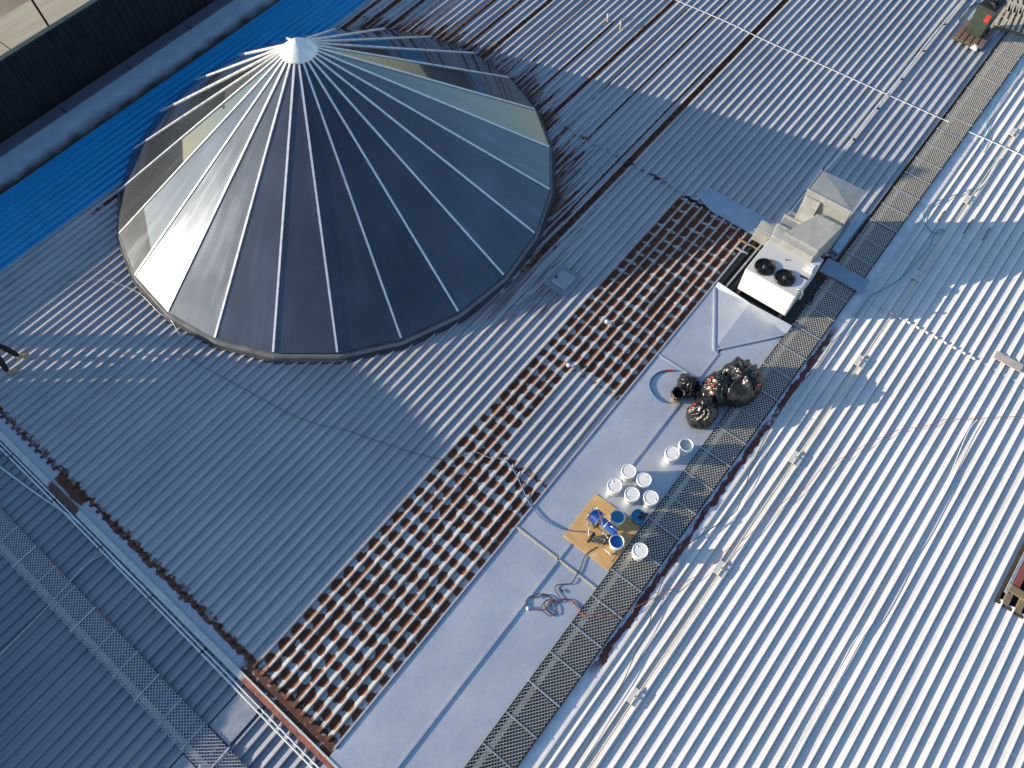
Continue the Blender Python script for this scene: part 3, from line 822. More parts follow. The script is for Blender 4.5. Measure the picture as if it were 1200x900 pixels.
# upright box with the diagonal-creased top
o = solid('upright_box', [(14.36, 1.40, .12), (15.10, 1.42, .12), (15.10, 2.52, .12), (14.36, 2.52, .12)], [(14.36, 1.36, 1.98), (15.14, 1.42, 1.98), (15.12, 2.56, 1.98), (14.36, 2.54, 1.98)], M['duct'], du)
MB().add([(14.35, 1.35, 1.985), (15.15, 1.41, 1.985), (15.13, 2.57, 1.985), (14.35, 2.55, 1.985), (14.72, 1.97, 2.045)], [(0, 1, 4), (1, 2, 4), (2, 3, 4), (3, 0, 4)]).build('creased_top', M['duct'], du)
for yy in (1.35, 2.55): MB().bar((14.34, yy, 1.985), (15.14, yy + .02, 1.985), .03, .03).build('flange', M['steel'], du)
MB().bar((14.345, 1.33, 1.985), (14.345, 2.57, 1.985), .03, .03).build('flange', M['steel'], du)
solid('turning_vane', [(14.12, 2.1, 1.1), (14.36, 2.1, 1.1), (14.36, 2.5, 1.1), (14.12, 2.5, 1.1)], [(14.30, 2.1, 1.8), (14.36, 2.1, 1.8), (14.36, 2.5, 1.8), (14.30, 2.5, 1.8)], M['duct'], du)
sb = thing('duct_box', 'small pale galvanised box beside the duct on the blue plate', 'box')
solid('box_body', [(13.80, 2.80, .06), (14.06, 2.80, .06), (14.06, 3.24, .06), (13.80, 3.24, .06)], [(13.82, 2.80, .52), (14.10, 2.78, .60), (14.10, 3.22, .60), (13.82, 3.22, .50)], M['duct'], sb)
MB().box(13.79, 13.81, 2.78, 3.26, .44, .49).build('flange', M['steel'], sb)
MB().hexa([(14.75, 1.16, .06), (16.4, 1.16, .06), (16.4, 1.36, .06), (14.75, 1.36, .06)], [(14.75, 1.16, .10), (16.4, 1.16, .10), (16.4, 1.36, .16), (14.75, 1.36, .16)]).build('side_flashing', bl, roof)

# rusty frame pieces where the sheets end beside the unit
fr = thing('support_frame', 'rusty open support frame between the rusted sheets and the air unit', 'frame')
for (a, b, wd, mt) in (((13.3, 3.05, .07), (13.3, 3.42, .07), .04, 'steel'), ((12.0, 2.95, .08), (13.9, 2.92, .08), .05, 'steel'), ((13.6, 2.8, .07), (13.6, 3.5, .07), .04, 'timber'), ((11.95, 3.12, .06), (13.95, 3.10, .06), .10, 'black'), ((11.95, 2.80, .05), (13.95, 2.78, .05), .12, 'black')):
    MB().bar(a, b, wd, .04).build('frame_bar', M[mt], fr)

# ------------------------------------------------------------------ roof hatch near the skylight
ht = thing('vent_hatch', 'small square grey vent hatch flashed into the ribs right of the skylight', 'hatch')
MB().box(9.22, 9.99, 6.05, 6.76, .0, .075).build('flange', M['galv2'], ht)
solid('lid', [(9.36, 6.17, .075), (9.86, 6.17, .075), (9.86, 6.64, .075), (9.36, 6.64, .075)], [(9.38, 6.19, .15), (9.84, 6.19, .15), (9.84, 6.62, .15), (9.38, 6.62, .15)], plain('hatch_lid', (.30, .33, .36), .5), ht)
MB().box(9.5, 9.56, 6.55, 6.62, .15, .175).build('catch', M['black'], ht)
MB().bar((10.0, 6.52, .06), (10.9, 6.53, .06), .03, .02).build('conduit', M['steel'], ht)

# ------------------------------------------------------------------ buckets
def bucket(px, py, label, group=None, kind='lid', paint=None, h=.37, r=.158, z=.04, name='paint_bucket'):
    c = at(px, py, z + h)
    b = thing(name, label, 'bucket', (c.x, c.y, z), random.uniform(0, 6), group)
    MB().lathe([(.001, 0), (r * .84, 0), (r * .85, .01), (r * .98, h - .07), (r * 1.05, h - .068), (r * 1.05, h - .05), (r * .99, h - .045), (r, h - .005), (r * .95, h - .005), (r * .82, .02), (.001, .02)], 28).build('body', M['plastic'], b)
    if kind == 'lid':
        MB().lathe([(r * 1.04, h - .03), (r * 1.07, h - .02), (r * 1.07, h + .006), (r * 1.0, h + .010), (r * .95, h + .007), (r * .93, h - .001)], 28).lathe([(r * .935, h), (.001, h)], 28, smooth=False).build('lid', M['lid'], b)
        MB().tube([(r * .5, r * .2, h - .006), (r * .62, r * .2, h + .004), (r * .74, r * .2, h - .004)], .012, 6).build('spout', M['lid'], b)
    elif kind == 'open':
        MB().lathe([(r * .93, h - .085), (.001, h - .083)], 28).build('paint', paint, b)
        MB().lathe([(r * .945, h - .02), (r * .935, h - .085)], 28).build('paint_film', paint, b)
    hd = [(r * 1.04 * cos(t), r * 1.04 * sin(t), h - .07 - .10 * sin(abs(t) if t > 0 else 0)) for t in [pi * i / 10 for i in range(11)]]
    MB().tube(hd, .004, 5).build('handle', M['steel'], b)
    return b
g = 'closed white paint buckets on the metal tray'
bucket(788, 531, 'closed white paint bucket standing alone against the open grey-green one', g)
bucket(737, 552, 'closed white bucket at the top left of the cluster of five', g)
bucket(755, 562, 'closed white bucket at the top right of the cluster of five, lid stained brown', g)
bucket(720.5, 569, 'leftmost closed white bucket in the cluster of five', g)
bucket(741, 579, 'closed white bucket at the front middle of the cluster of five', g)
bucket(763, 583, 'rightmost closed white bucket in the cluster of five, next to the mesh walkway', g)
bucket(750.5, 645, 'closed white bucket standing on the mesh walkway beside the plywood', g, z=.09)
bucket(804.5, 521, 'open white bucket of pale grey-green paint near the rubbish bags', None, 'open', M['grey_paint'])
bucket(724, 605, 'open white bucket of mid blue paint on the plywood corner', None, 'open', M['blue_paint'])
bucket(723, 634, 'open white bucket of deep blue paint under the sprayer intake', None, 'open', M['deep_blue'], z=.06, h=.34)
# shallow blue bucket with a black tool
c = at(748, 606, .2)
b = thing('paint_pail', 'blue-stained paint pail with a black tool across its rim', 'pail', (c.x, c.y, .03))
MB().lathe([(.001, 0), (.13, 0), (.155, .25), (.162, .25), (.162, .235)], 24).build('body', M['blue_paint'], b)
MB().lathe([(.15, .21), (.001, .212)], 24).build('paint', M['blue_paint'], b)
MB().bar((-.05, -.02, .27), (.15, -.13, .28), .07, .035).build('tool', M['black'], b)
MB().bar((.08, .02, .27), (.1, -.1, .275), .04, .03).build('tool', M['black'], b)

# ------------------------------------------------------------------ plywood and paint sprayer
pw = tag(bevel(MB().box(4.12, 5.36, 1.075, 2.30, .044, .058).build('plywood_sheet', M['ply']), .003, 1), 'square tan plywood sheet lying on the metal tray under the sprayer', 'plywood')
pl = at(697, 612, .2)
sp = thing('paint_sprayer', 'blue airless paint sprayer on wheels standing on the plywood', 'sprayer', (pl.x, pl.y, .058))
def S(px, py, z): return at(px, py, z + .058) - Vector((pl.x, pl.y, .058))
a = S(705, 610, .42); b = S(722, 624, .40)
d = (b - a)
MB().tube([a - d * .02, a, a + d * .05, a + d * .9, b, b + d * .04], [.05, .085, .095, .095, .08, .03], 18).build('motor_housing', M['blue_metal'], sp)
MB().tube([a + d * .30, a + d * .34], .099, 18).build('band', M['plastic'], sp)
MB().tube([b, b + Vector((.02, -.03, -.1)), b + Vector((.03, -.06, -.28))], .022, 8).build('suction_tube', M['chrome'], sp)
MB().tube([a + d * .6 + Vector((0, 0, .09)), a + d * .62 + Vector((0, 0, .13)), a + d * .95 + Vector((0, 0, .13)), a + d * .97 + Vector((0, 0, .08))], .012, 6).build('carry_handle', M['chrome'], sp)
# hose reel
rc = S(698, 605, .36)
rx = Vector((d.x, d.y, 0)).normalized()
Mr = Matrix.Translation(rc) @ rx.to_track_quat('Z', 'Y').to_matrix().to_4x4()
reel = MB()
for i in range(6):
    z = -.09 + i * .036
    for rr in (.15, .125): reel.tube([Mr @ Vector((rr * cos(t * pi / 12), rr * sin(t * pi / 12), z)) for t in range(24)], .016, 6, closed=True)
reel.build('hose_reel', M['blue_metal'], sp)
for z in (-.12, .12):
    rm = MB()
    rm.tube([Mr @ Vector((.19 * cos(t * pi / 12), .19 * sin(t * pi / 12), z)) for t in range(24)], .009, 6, closed=True)
    for q in range(4):
        t = q * pi / 4; rm.tube([Mr @ Vector((-.19 * cos(t), -.19 * sin(t), z)), Mr @ Vector((.19 * cos(t), .19 * sin(t), z))], .006, 5)
    rm.build('reel_rim', M['chrome'], sp)
for q, (px, py) in enumerate(((693, 630), (711, 633))):
    c = S(px, py, .13)
    Mw = Matrix.Translation(c) @ rx.to_track_quat('Z', 'Y').to_matrix().to_4x4()
    wv = MB().lathe([(.001, -.03), (.10, -.03), (.13, -.025), (.135, 0), (.13, .025), (.10, .03), (.001, .03)], 20, Mw).build('wheel', M['black'], sp)
    MB().lathe([(.001, .036), (.055, .036), (.06, .031)], 14, Mw).build('rim', M['chrome'], wv)
    MB().lathe([(.06, -.031), (.055, -.036), (.001, -.036)], 14, Mw).build('rim', M['chrome'], wv)
fm = MB()
pts = {'a': S(690, 600, .8), 'b': S(700, 596, .8), 'c': S(690, 627, .14), 'd': S(713, 634, .14), 'e': S(716, 650, .04), 'f': S(726, 642, .04)}
for k1, k2 in (('a', 'c'), ('b', 'd'), ('a', 'b'), ('c', 'e'), ('d', 'f'), ('e', 'f'), ('c', 'd')): fm.tube([pts[k1], pts[k2]], .013, 6)
fm.build('cart_frame', M['chrome'], sp)
MB().box(-.09, .05, -.12, .04, .12, .26, Matrix.Rotation(-.5, 4, 'Z')).build('pump_block', plain('brown_pump', (.16, .12, .1), .4, .4), sp)
MB().tube([S(700, 617, .2), S(706, 623, .12), S(712, 630, .3)], .02, 8).build('pump_rod', M['chrome'], sp)
# loose brown stir stick and rags on the plywood
tag(MB().tube(smooth_path([at(712, 648, .09), at(722, 651, .09), at(717, 658, .09)], 4), .012, 6).build('brown_strip', M['brown_pipe']), 'short bent brown strip lying on the front of the plywood', 'strip')

# ------------------------------------------------------------------ rubbish bags
def bag(px, py, zc, rx_, ry_, rz_, seed, label, mat=None, rot=0, ties=((0, 0),), name='rubbish_bag', g=None, base=.035):
    c = at(px, py, zc)
    t = thing(name, label, 'rubbish bag', (c.x, c.y, base), rot, g)
    bm = bmesh.new(); bmesh.ops.create_icosphere(bm, subdivisions=5, radius=1.0)
    for v in bm.verts:
        p = v.co.copy(); q = p * 1.5 + Vector((seed * 7.1, seed * 3.3, 0))
        rid = 1 - abs(noise.noise(q * 1.3)) * 2
        rid2 = 1 - abs(noise.noise(Vector((q.x * 2.2, q.y * 2.2, q.z * .7)) * 1.5 + Vector((5, 5, 5)))) * 2
        qq = Vector((q.x, q.y, q.z * .5)); dd = noise.voronoi(qq * 1.5 + Vector((0, 0, seed)))[0]; dd2 = noise.voronoi(qq * 3.3 + Vector((3, 0, seed)))[0]
        f = 1 + .20 * noise.noise(q * .7) + .05 * rid + .07 * (min(dd[1] - dd[0], .5) - .2) + .03 * (min(dd2[1] - dd2[0], .5) - .2) + .075 * (1 - abs(sin(4.5 * math.atan2(v.co.y, v.co.x) + 3.2 * noise.noise(q * .9) + seed)) * 2) * max(0.0, min(1.0, v.co.z * .9 + .35))
        p *= f
        z = p.z
        if z < -.25: z = -.25 - (z + .25) * -.12
        v.co = Vector((p.x * rx_, p.y * ry_, (z + .36) * rz_ * .75))
    me = bpy.data.meshes.new('sack'); bm.to_mesh(me); bm.free(); me.materials.append(mat or M['bag'])
    for pl_ in me.polygons: pl_.use_smooth = True
    s_ = bpy.data.objects.new('sack', me); COL.objects.link(s_); s_.parent = t
    # gathered neck
    nk = MB()
    top = rz_ * 1.02
    n = 18; rings = [(.34, top * .74), (.14, top * .86), (.05, top * .93), (.09, top * .98), (.07, top * 1.02), (.005, top * 1.0)]
    vs = []
    for (r, z) in rings:
        for k in range(n):
            a = 2 * pi * k / n; rr = r * min(rx_, ry_) * 1.6 * (1 + (.28 if k % 2 else -.22))
            vs.append((rr * cos(a) - .1 * rx_, rr * sin(a) + .05, z))
    fs = [(i * n + k, i * n + (k + 1) % n, (i + 1) * n + (k + 1) % n, (i + 1) * n + k) for i in range(len(rings) - 1) for k in range(n)]
    nk.add(vs, fs, True); nk.build('neck', mat or M['bag'], t)
    for (ax, ay) in ties:
        tb = MB()
        tb.tube(smooth_path([(ax - .08, ay, rz_ * .72), (ax - .02, ay + .05, rz_ * .88), (ax + .05, ay - .02, rz_ * .93), (ax + .10, ay + .06, rz_ * .80)], 4), .016, 6)
        tb.build('tie', M['red'], t)
    return t
g = 'black rubbish bags heaped beside the walkway'
bag(868, 447, .40, .60, .52, .86, 1, 'largest black rubbish bag with red ties, partly on the mesh walkway', g=g, ties=((-.1, -.42), (.1, -.3)))
bag(843, 455, .32, .42, .40, .68, 2, 'middle black rubbish bag showing red ties between the two larger bags', g=g, ties=((-.2, .1), (-.1, .22)))
bag(824, 483, .28, .38, .32, .58, 3, 'wrinkled shiny black rubbish bag nearest the buckets', g=g, ties=((-.15, .22),))
bag(807, 451, .18, .28, .28, .42, 4, 'small dark rubbish bag at the upper left of the heap with red inside', g=g, ties=((.05, -.1),))
bag(824, 462, .12, .22, .22, .28, 6, 'smallest black rubbish bag squeezed in the middle of the heap', g=g, ties=((.0, .0),))
c = at(795, 462, .28)
tb = thing('lined_bucket', 'tan bucket lined with a black bag, left end of the rubbish heap', 'bucket', (c.x, c.y, .035))
MB().lathe([(.001, 0), (.13, 0), (.155, .30), (.165, .30), (.165, .28)], 24).build('body', M['pan_tan'], tb)
m = MB(); n = 24; vs = []
for (r, z) in ((.17, .22), (.176, .31), (.15, .34), (.12, .30), (.1, .12), (.02, .1)):
    for k in range(n):
        a = 2 * pi * k / n; rr = r * (1 + .07 * sin(k * 2.7) + .04 * sin(k * 5)); vs.append((rr * cos(a), rr * sin(a), z + .02 * sin(k * 1.9)))
m.add(vs, [(i * n + k, i * n + (k + 1) % n, (i + 1) * n + (k + 1) % n, (i + 1) * n + k) for i in range(5) for k in range(n)], True); m.build('liner', M['bag'], tb)

# ------------------------------------------------------------------ cables, hoses, conduits
def cable(name, label, pix, r, mat, z=.06, cat='cable', sub=6, group=None, zf=None):
    pts = [at(p[0], p[1], p[2] if len(p) > 2 else z) for p in pix]
    o = MB().tube(smooth_path(pts, sub), r, 6).build(name, mat)
    return tag(o, label, cat, group)

cable('black_hose', 'short black hose looping from the tray into the rubbish heap', [(792, 434), (783, 434), (773, 436), (764, 443), (761, 452), (765, 462), (773, 469), (781, 472)], .022, M['blue_hose'], .06, 'hose')
cable('red_tip', 'red tape end of the short black hose', [(780, 434.3), (789, 434)], .026, M['red'], .06, 'tape')
cable('air_hose', 'thin blue hose curving from the ribs to the paint sprayer', [(594, 541), (603, 553), (608, 562), (615, 578), (622, 592), (634, 606), (650, 616), (664, 621), (680, 623), (692, 623)], .013, M['blue_hose'], .07, 'hose')
cable('white_hose', 'thin white hose crossing the rust ahead of the blue one', [(531, 538), (541, 534), (549, 531), (558, 530), (566, 533), (576, 537), (585, 537), (594, 541)], .007, M['steel'], .07, 'hose')
cable('thin_cord', 'fine dark cord crossing the shaded ribs below the skylight', [(212, 407), (222, 420), (250, 436), (303, 465), (338, 484), (372, 497), (405, 504), (440, 516), (480, 529), (515, 538), (531, 538)], .007, M['black_cord'], .06, 'cord')
cable('thin_cord', 'fine dark cord trailing left from the skylight over the shaded ribs', [(0, 355), (25, 345), (60, 335), (90, 330), (120, 328), (140, 333), (165, 345), (185, 365), (200, 375), (208, 388), (218, 404)], .007, M['steel'], .06, 'cord')
cable('power_lead', 'black power cord running from the plywood towards its tangle', [(700, 641), (690, 647), (684, 655), (680, 667), (675, 675), (672, 681), (668, 684), (654, 685), (650, 690), (655, 698), (659, 704)], .010, M['black_cord'], .06, 'cord')
tangle = [(659, 704), (652, 706), (644, 702), (638, 706), (640, 714), (648, 720), (652, 718), (650, 708), (640, 704), (634, 712), (636, 716), (646, 722), (644, 710), (650, 704), (640, 698), (630, 696), (630, 701), (636, 696), (644, 699), (652, 705)]
cable('cord_tangle', 'tangled black cord lying on the tray beside the walkway', tangle, .009, M['black_cord'], .065, 'cord')
cable('extension_lead', 'red extension cord running from the tangle across the mesh walkway', [(619, 714), (626, 715), (636, 714), (641, 711), (648, 705), (658, 702), (666, 702), (672, 707), (678, 716), (683, 720, .12), (694, 721, .12), (715, 722, .12), (735, 716, .1), (752, 708, .07), (780, 694, .07), (805, 681, .07)], .009, M['red_cord'], .06, 'cord')
cable('cord_end', 'dark cord end with a white plug beside the tray seam', [(617, 711), (617, 703), (622, 699), (627, 699)], .011, M['black_cord'], .06, 'cord')
cable('cord_branch', 'thin black cord from the tangle to the edge of the mesh walkway', [(659, 702), (668, 703), (676, 709), (684, 716)], .010, M['black_cord'], .06, 'cord')
p = at(618.5, 713, .06)
tag(MB().lathe([(.001, .07), (.035, .06), (.04, 0), (.001, 0)], 12).build('plug', M['plastic'], None, (p.x, p.y, .035)), 'small white plug at the end of the tangled cord', 'plug')
cable('teal_hose', 'teal hose snaking over the shaded ribs of the white roof', [(1168, 185), (1150, 215), (1120, 228), (1098, 236), (1084, 244), (1082, 256), (1088, 268), (1095, 273), (1102, 269), (1107, 270), (1100, 273), (1094, 276), (1090, 288), (1080, 300), (1070, 310), (1060, 322), (1044, 334), (1026, 343), (1018, 350), (1000, 375), (985, 392)], .014, M['teal_hose'], .075, 'hose')
cable('teal_hose', 'short teal hose end in the top right corner of the white roof', [(1200, 60), (1186, 98), (1170, 112), (1158, 140), (1153, 165), (1150, 178)], .013, M['teal_hose'], .075, 'hose')
cable('extension_lead', 'dark green cord running down the white roof from the walkway edge', [(985, 392), (975, 402), (960, 425), (930, 460), (910, 490), (893, 520), (880, 550), (872, 575), (863, 598), (845, 612), (825, 625), (805, 640), (795, 655), (784, 668), (775, 685), (768, 704), (765, 715), (757, 742), (745, 765), (732, 795), (715, 825), (700, 850), (688, 875), (672, 900)], .009, M['green_cord'], .075, 'cord')
cable('extension_lead', 'thin pinkish cord crossing the ribs of the white roof from the right edge', [(1200, 490), (1186, 488), (1165, 489), (1130, 491), (1110, 491), (1085, 499), (1056, 503), (1040, 510), (1020, 518), (1000, 530), (980, 540), (965, 548), (952, 562), (940, 576), (925, 583), (905, 600), (880, 625), (866, 636), (852, 644), (842, 655), (828, 668), (805, 681)], .006, M['red_cord'], .075, 'cord')
cable('loose_lead', 'thin white cord running down the ribs of the white roof', [(1145, 492), (1135, 505), (1120, 540), (1108, 570), (1097, 592), (1080, 625), (1060, 655), (1044, 690), (1028, 718), (1012, 738), (998, 756), (980, 790), (960, 825), (940, 862), (922, 900)], .009, M['white_pipe'], .08, 'cord')
cable('cable', 'pale cable stretched across the upper ribs at the top of the photo', [(780, -6, .08), (792, 0, .08), (850, 25, .08), (900, 49, .08), (960, 75, .08), (1040, 111, .08), (1112, 143, .08)], .010, M['white_pipe'], .08, 'cable')
cable('cable', 'pale cable continuing over the white roof beyond the walkway', [(1134, 154, .08), (1160, 165, .08), (1200, 183, .08), (1230, 196, .08)], .013, M['white_pipe'], .08, 'cable')

# straight conduits with clamps
def conduit(label, x0, x1, y, z, r, mat, step, ph, clamp, group=None, wob=0):
    t = thing('conduit', label, 'conduit', (0, 0, 0), 0, group)
    pts = []
    n = int((x1 - x0) / .5)
    for i in range(n + 1):
        x = x0 + (x1 - x0) * i / n; pts.append((x, y + noise.noise(Vector((x * .35, y, 1))) * wob, z))
    MB().tube(pts, r, 8).build('pipe', mat, t)
    x = x0 + ph
    while x < x1:
        yy = y + noise.noise(Vector((x * .35, y, 1))) * wob
        MB().box(x - (.16 if step > 3 else .025), x + (.16 if step > 3 else .025), yy - (.12 if step > 3 else .09), yy + (.12 if step > 3 else .09), z - .035, z - .012).build('clamp', clamp, t)
        MB().box(x - .02, x + .02, yy - .035, yy + .035, z - .012, z + r + .008).build('clamp', M['steel'], t)
        x += step
    return t
conduit('cream conduit on clamped blocks running down the white roof', -6, 40, -.80, .085, .013, M['cream_pipe'], 3.25, 1.9, M['white_metal'], wob=.02)
conduit('white conduit with black clamps running up the ribs to the duct', 15.2, 44, 2.84, .10, .020, M['white_pipe'], 1.6, 2.0, M['black'], wob=.10)
# three parallel conduits along the end flashing and loose cables
def line(label, name, pts, r, mat, cat='cable'):
    return tag(MB().tube(smooth_path(pts, 5), r, 6).build(name, mat), label, cat)
for k, (xo, lb) in enumerate(((-2.395, 'pale pipe nearest the rusted end flashing, inner one of the pair'), (-2.475, 'pale pipe next to the lower roof, outer one of the pair'))):
    pt_ = thing('pipe', lb, 'pipe', (0, 0, 0), 0, 'pipes beside the end flashing')
    MB().tube([(xo - .05, .2, .0), (xo - .04, 4, .0), (xo - .01, 7, .0), (xo, 9, .0), (xo + .015, 12, .0), (xo, 22, .0)], .018, 8).build('tube', M['white_pipe'], pt_)
    for i in range(12):
        y = 1.4 + i * 1.75 + k * .02
        MB().box(xo - .03, xo + .03, y, y + .02, -.055, .022).build('saddle', M['black'], pt_)
line('loose white cable leaving the pipes across the lower roof in an arc', 'loose_cable', [at(-20, 530, .0), at(0, 547, -.02), at(20, 562, -.02), at(45, 580, -.02), at(75, 600, -.02), at(95, 615, -.02), at(120, 640, 0), at(140, 662, 0), at(170, 690, 0)], .018, M['white_pipe'])
line('thin white cable looping off the pipes and over the lower mesh walkway', 'loose_cable', [at(122, 645, 0), at(116, 652, -.02), at(107, 657, -.03), at(98, 665, -.03), at(88, 675, -.02), at(70, 695, .03), at(45, 722, -.02), at(0, 767, -.04)], .014, M['steel'])

# small white knobs standing on ribs
for (px, py, lb) in ((711, 377, 'round white knob on the rusted ribs between the hatch and the fans'), (666, 428, 'round white knob on the rusted ribs below the other one')):
    p = at(px, py, .12)
    v = thing('roof_knob', lb, 'knob', (p.x, p.y, .04))
    MB().lathe([(.001, .14), (.035, .13), (.055, .09), (.045, .05), (.02, .04), (.02, 0)], 14).build('dome', M['plastic'], v)
    MB().bar((-.02, 0, .02), (.12, -.06, .012), .02, .01).build('lead', M['steel'], v)
for (px, py, lb) in ((712, 25, 'left one of two small bent white pipe ends on the upper ribs'), (727, 33, 'right one of two small bent white pipe ends on the upper ribs')):
    p = at(px, py, .05)
    tag(MB().tube(smooth_path([(0, 0, 0), (0, 0, .14), (.06, .05, .2), (.16, .06, .16)], 5), .03, 8).build('bent_pipe', M['batten'], None, (p.x, p.y, .04)), lb, 'pipe')

for (p0, p1, lb) in (((1140, 257), (1129, 274), 'dark rusty slot-like strip lying between ribs of the white roof, middle of three'), ((1160, 267), (1151, 282), 'dark thin strip between ribs of the white roof, rightmost of three'), ((1107, 247), (1099, 259), 'dark thin strip beside the teal hose, leftmost of three')):
    a_, b_ = at(*p0, .06), at(*p1, .06)
    tag(MB().bar(a_, b_, .028, .012).build('metal_strip', M['timber_d']), lb, 'strip', 'dark strips between the white ribs')
tag(MB().bar(at(790, 325, .07), at(757, 362, .07), .03, .02).build('pale_rod', M['steel']), 'long pale metal rod lying along the rusted ribs', 'rod')
tag(MB().bar(at(657, 690, .06), at(660, 694, .06), .03, .02).build('dark_clip', M['black']), 'tiny black clip near the tangled cord', 'clip')

# ------------------------------------------------------------------ wheelie bin on a pallet and clutter in the top right
pal = thing('pallet', 'small brown pallet under the green bin', 'pallet', (25.2, 1.86, .05))
for k in range(5): MB().box(-.52, .55, -.46 + k * .19, -.46 + k * .19 + .15, .08, .10).build('slat', plain('brown_slat', (.20, .13, .09), .75), pal)
for k in range(3): MB().box(-.50 + k * .46, -.42 + k * .46, -.46, .45, 0, .08).build('bearer', M['timber_d'], pal)
wb = thing('wheelie_bin', 'dark green wheelie bin with black lid and red sticker', 'bin', (25.22, 1.84, .15), -.12)
o = solid('body', [(-.22, -.24, .06), (.24, -.24, .06), (.24, .24, .06), (-.22, .24, .06)], [(-.30, -.29, .95), (.34, -.29, .95), (.34, .29, .95), (-.30, .29, .95)], M['bin'], wb)
MB().hexa([(-.33, -.31, .952), (.40, -.31, .952), (.40, .31, .952), (-.33, .31, .952)], [(-.28, -.27, 1.02), (.38, -.27, 1.06), (.38, .27, 1.06), (-.28, .27, 1.02)]).build('lid', M['black'], wb)
for k in range(6): MB().tube([(-.2 + k * .09, -.2 + (k % 3) * .12, 1.02), (-.12 + k * .09, -.08 + (k % 2) * .1, 1.12), (-.02 + k * .09, .12 - (k % 3) * .1, 1.04)], .03, 6).build('strap', M['black'], wb)
MB().hexa([(-.283, -.22, .62), (-.278, -.22, .62), (-.278, -.08, .62), (-.283, -.08, .62)], [(-.309, -.24, .88), (-.30, -.24, .88), (-.30, -.1, .88), (-.309, -.1, .88)]).build('sticker', M['red'], wb)
for yy in (-.27, .23): MB().lathe([(.001, -.02), (.1, -.02), (.1, .02), (.001, .02)], 16, Matrix.Translation((.25, yy, .1)) @ Matrix.Rotation(pi / 2, 4, 'X')).build('wheel', M['black'], wb)
rag = tag(MB().hexa([(-.12, -.1, 0), (.1, -.12, 0), (.13, .08, 0), (-.1, .12, 0)], [(-.07, -.05, .06), (.06, -.07, .05), (.07, .05, .07), (-.05, .07, .05)]).build('white_block', M['plastic'], None, (24.66, 1.58, .10)), 'small white block at the front corner of the pallet', 'block')
# timber frames / pallets by the corner
for (px, py, rz, lb) in ((1189, 22, .12, 'weathered pale pallet lying right of the green bin'), (1199, 4, .3, 'second weathered pallet in the very top right corner')):
    p = at(px, py, .1)
    pl2 = thing('pallet', lb, 'pallet', (p.x, p.y, .06), rz, 'pallets in the top right corner')
    for k in range(6): MB().box(-.7, .7, -.45 + k * .17, -.45 + k * .17 + .09, .10, .12).build('slat', M['batten'], pl2)
    for k in range(3): MB().box(-.68 + k * .62, -.58 + k * .62, -.46, .52, 0, .10).build('bearer', M['timber'], pl2)
cable('drooping_lead', 'black cord drooping left of the green bin over the ribs', [(1124, 24), (1128, 14), (1136, 8), (1146, 4), (1156, 3), (1168, 6), (1178, 8)], .016, M['black_cord'], .07, 'cord')
cable('grey_hose', 'pale hose curling above the green bin', [(1135, 22), (1145, 12), (1155, 6), (1160, 4), (1168, 2), (1176, -2)], .02, M['steel'], .09, 'hose')

# ------------------------------------------------------------------ person at the left edge (only the legs are in frame)
per = thing('person', 'person in black trousers and tan boots striding at the left edge', 'person', (-1.0, 15.85, .045), R(-115))
def skinned(name, verts, edges, radii, mat, par, sub=2, root=0):
    me = bpy.data.meshes.new(name); me.from_pydata([Vector(v) for v in verts], edges, [])
    o = bpy.data.objects.new(name, me); COL.objects.link(o); o.parent = par
    md = o.modifiers.new('skin', 'SKIN'); md.use_smooth_shade = True
    for i, r in enumerate(radii):
        sv = me.skin_vertices[0].data[i]; sv.radius = (r, r) if not isinstance(r, tuple) else r; sv.use_root = (i == root)
    s2 = o.modifiers.new('sub', 'SUBSURF'); s2.levels = sub; s2.render_levels = sub
    me.materials.append(mat); return o
# +y of the person is forward
F = (at(26, 419, .05) - Vector((-1.0, 15.85, .05))); F2 = (at(13, 437, .05) - Vector((-1.0, 15.85, .05)))
Ri = Matrix.Rotation(-R(-115), 3, 'Z'); F = Ri @ F; F2 = Ri @ F2; F.z = F2.z = 0
hipz = .93
vB = [(0, 0, hipz), (0, .01, 1.1), (0, .02, 1.3), (0, .02, 1.46), (0, .03, 1.55), (0, .06, 1.66), (0, .06, 1.76),
      (-.18, .02, 1.42), (-.27, -.04, 1.15), (-.24, .12, .93), (-.24, .17, .86), (.18, .02, 1.42), (.27, .02, 1.15), (.24, .18, .95), (.24, .23, .88)]
eB = [(0, 1), (1, 2), (2, 3), (3, 4), (4, 5), (5, 6), (3, 7), (7, 8), (8, 9), (9, 10), (3, 11), (11, 12), (12, 13), (13, 14)]
rB = [(.15, .11), (.13, .1), (.16, .11), (.12, .09), .06, (.085, .1), (.08, .095), .06, .048, .035, .03, .06, .048, .035, .03]
skinned('body', vB, eB, rB, M['skin'], per)
skinned('jacket', [(0, 0, hipz + .04), (0, .01, 1.1), (0, .02, 1.3), (0, .02, 1.45), (-.19, .02, 1.42), (-.28, -.04, 1.15), (-.245, .10, .96), (.19, .02, 1.42), (.28, .02, 1.15), (.245, .165, .97)],
        [(0, 1), (1, 2), (2, 3), (3, 4), (4, 5), (5, 6), (3, 7), (7, 8), (8, 9)], [(.17, .13), (.155, .12), (.18, .13), (.14, .105), .075, .062, .05, .075, .062, .05], M['jacket'], per)
FA, FB = (F, F2) if F.x > F2.x else (F2, F)
kA = Vector((FA.x * .55 + .05, FA.y * .55 + .05, .50)); kB = Vector((FB.x * .55 - .05, FB.y * .55 + .04, .50))
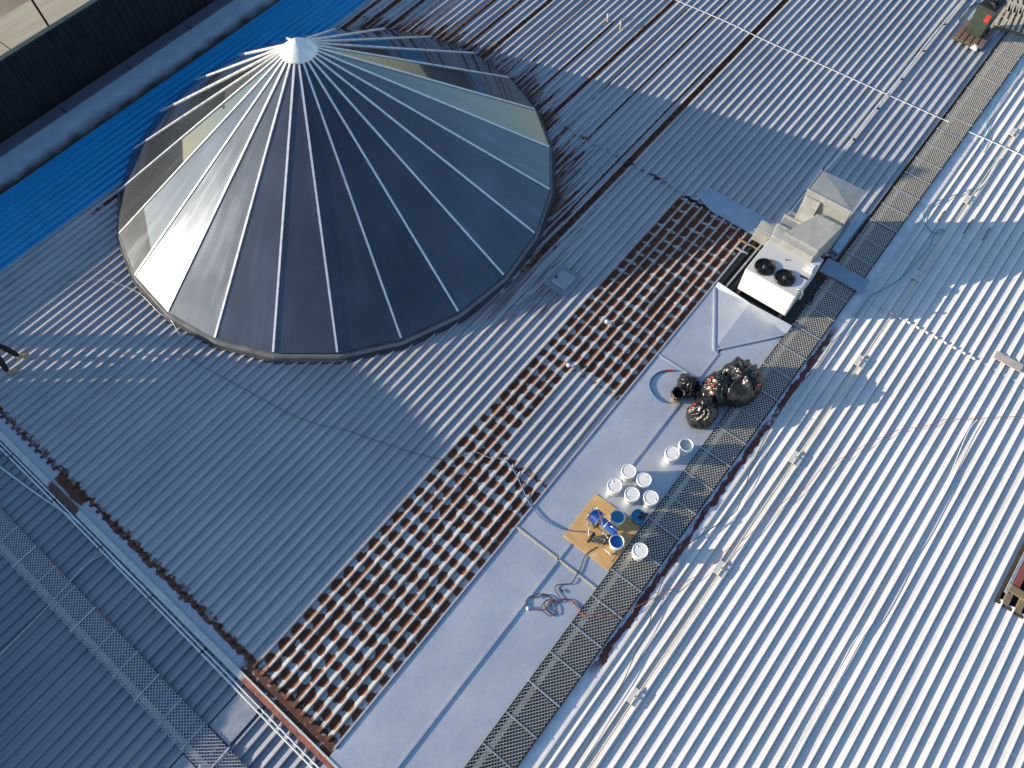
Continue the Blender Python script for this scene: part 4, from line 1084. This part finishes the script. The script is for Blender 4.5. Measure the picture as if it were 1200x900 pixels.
skinned('trousers', [(0, 0, hipz + .06), (0, 0, hipz - .02), (.10, 0, hipz - .10), kA, (FA.x, FA.y - .03, .10), (-.10, 0, hipz - .10), kB, (FB.x, FB.y - .03, .10)],
        [(0, 1), (1, 2), (2, 3), (3, 4), (1, 5), (5, 6), (6, 7)], [(.165, .125), (.165, .13), .105, .08, .062, .105, .08, .062], M['trouser'], per)
for f in (FA, FB):
    skinned('boot', [(f.x, f.y - .05, .13), (f.x, f.y - .04, .05), (f.x, f.y + .08, .045), (f.x, f.y + .18, .04)], [(0, 1), (1, 2), (2, 3)], [.062, .058, .052, .04], M['tan'], per)
for s_ in (-1, 1):
    wx, wy, wz = (s_ * .24, .17 if s_ < 0 else .23, .86 if s_ < 0 else .88)
    vs = [(wx, wy, wz), (wx, wy + .03, wz - .06)]; es = [(0, 1)]; rs = [.028, (.018, .036)]
    for k in range(4):
        fx = (k - 1.5) * .019; L = (.07, .08, .075, .06)[k]
        i0 = len(vs); vs += [(wx + fx, wy + .04, wz - .09), (wx + fx, wy + .055, wz - .09 - L * .5), (wx + fx, wy + .05, wz - .09 - L)]
        es += [(1, i0), (i0, i0 + 1), (i0 + 1, i0 + 2)]; rs += [.009, .009, .007]
    i0 = len(vs); vs += [(wx - s_ * .035, wy + .05, wz - .05), (wx - s_ * .04, wy + .07, wz - .09)]; es += [(1, i0), (i0, i0 + 1)]; rs += [.011, .009]
    skinned('hand', vs, es, rs, M['skin'], per, 1)
hm = MB(); hm.lathe([(.001, .115), (.06, .10), (.098, .05), (.105, 0), (.098, -.05)], 20, Matrix.Translation((0, .045, 1.73)) @ Matrix.Diagonal((.86, 1.02, 1, 1))); hm.build('hair', M['hair'], per)
MB().lathe([(.001, .02), (.014, .0), (.012, -.02)], 8, Matrix.Translation((0, .165, 1.70)) @ Matrix.Rotation(-pi / 2, 4, 'X')).build('nose', M['skin'], per)
for s_ in (-1, 1):
    MB().lathe([(.001, .008), (.011, .003), (.011, -.003)], 8, Matrix.Translation((s_ * .033, .150, 1.725)) @ Matrix.Rotation(-pi / 2, 4, 'X')).build('eye', M['black'], per)
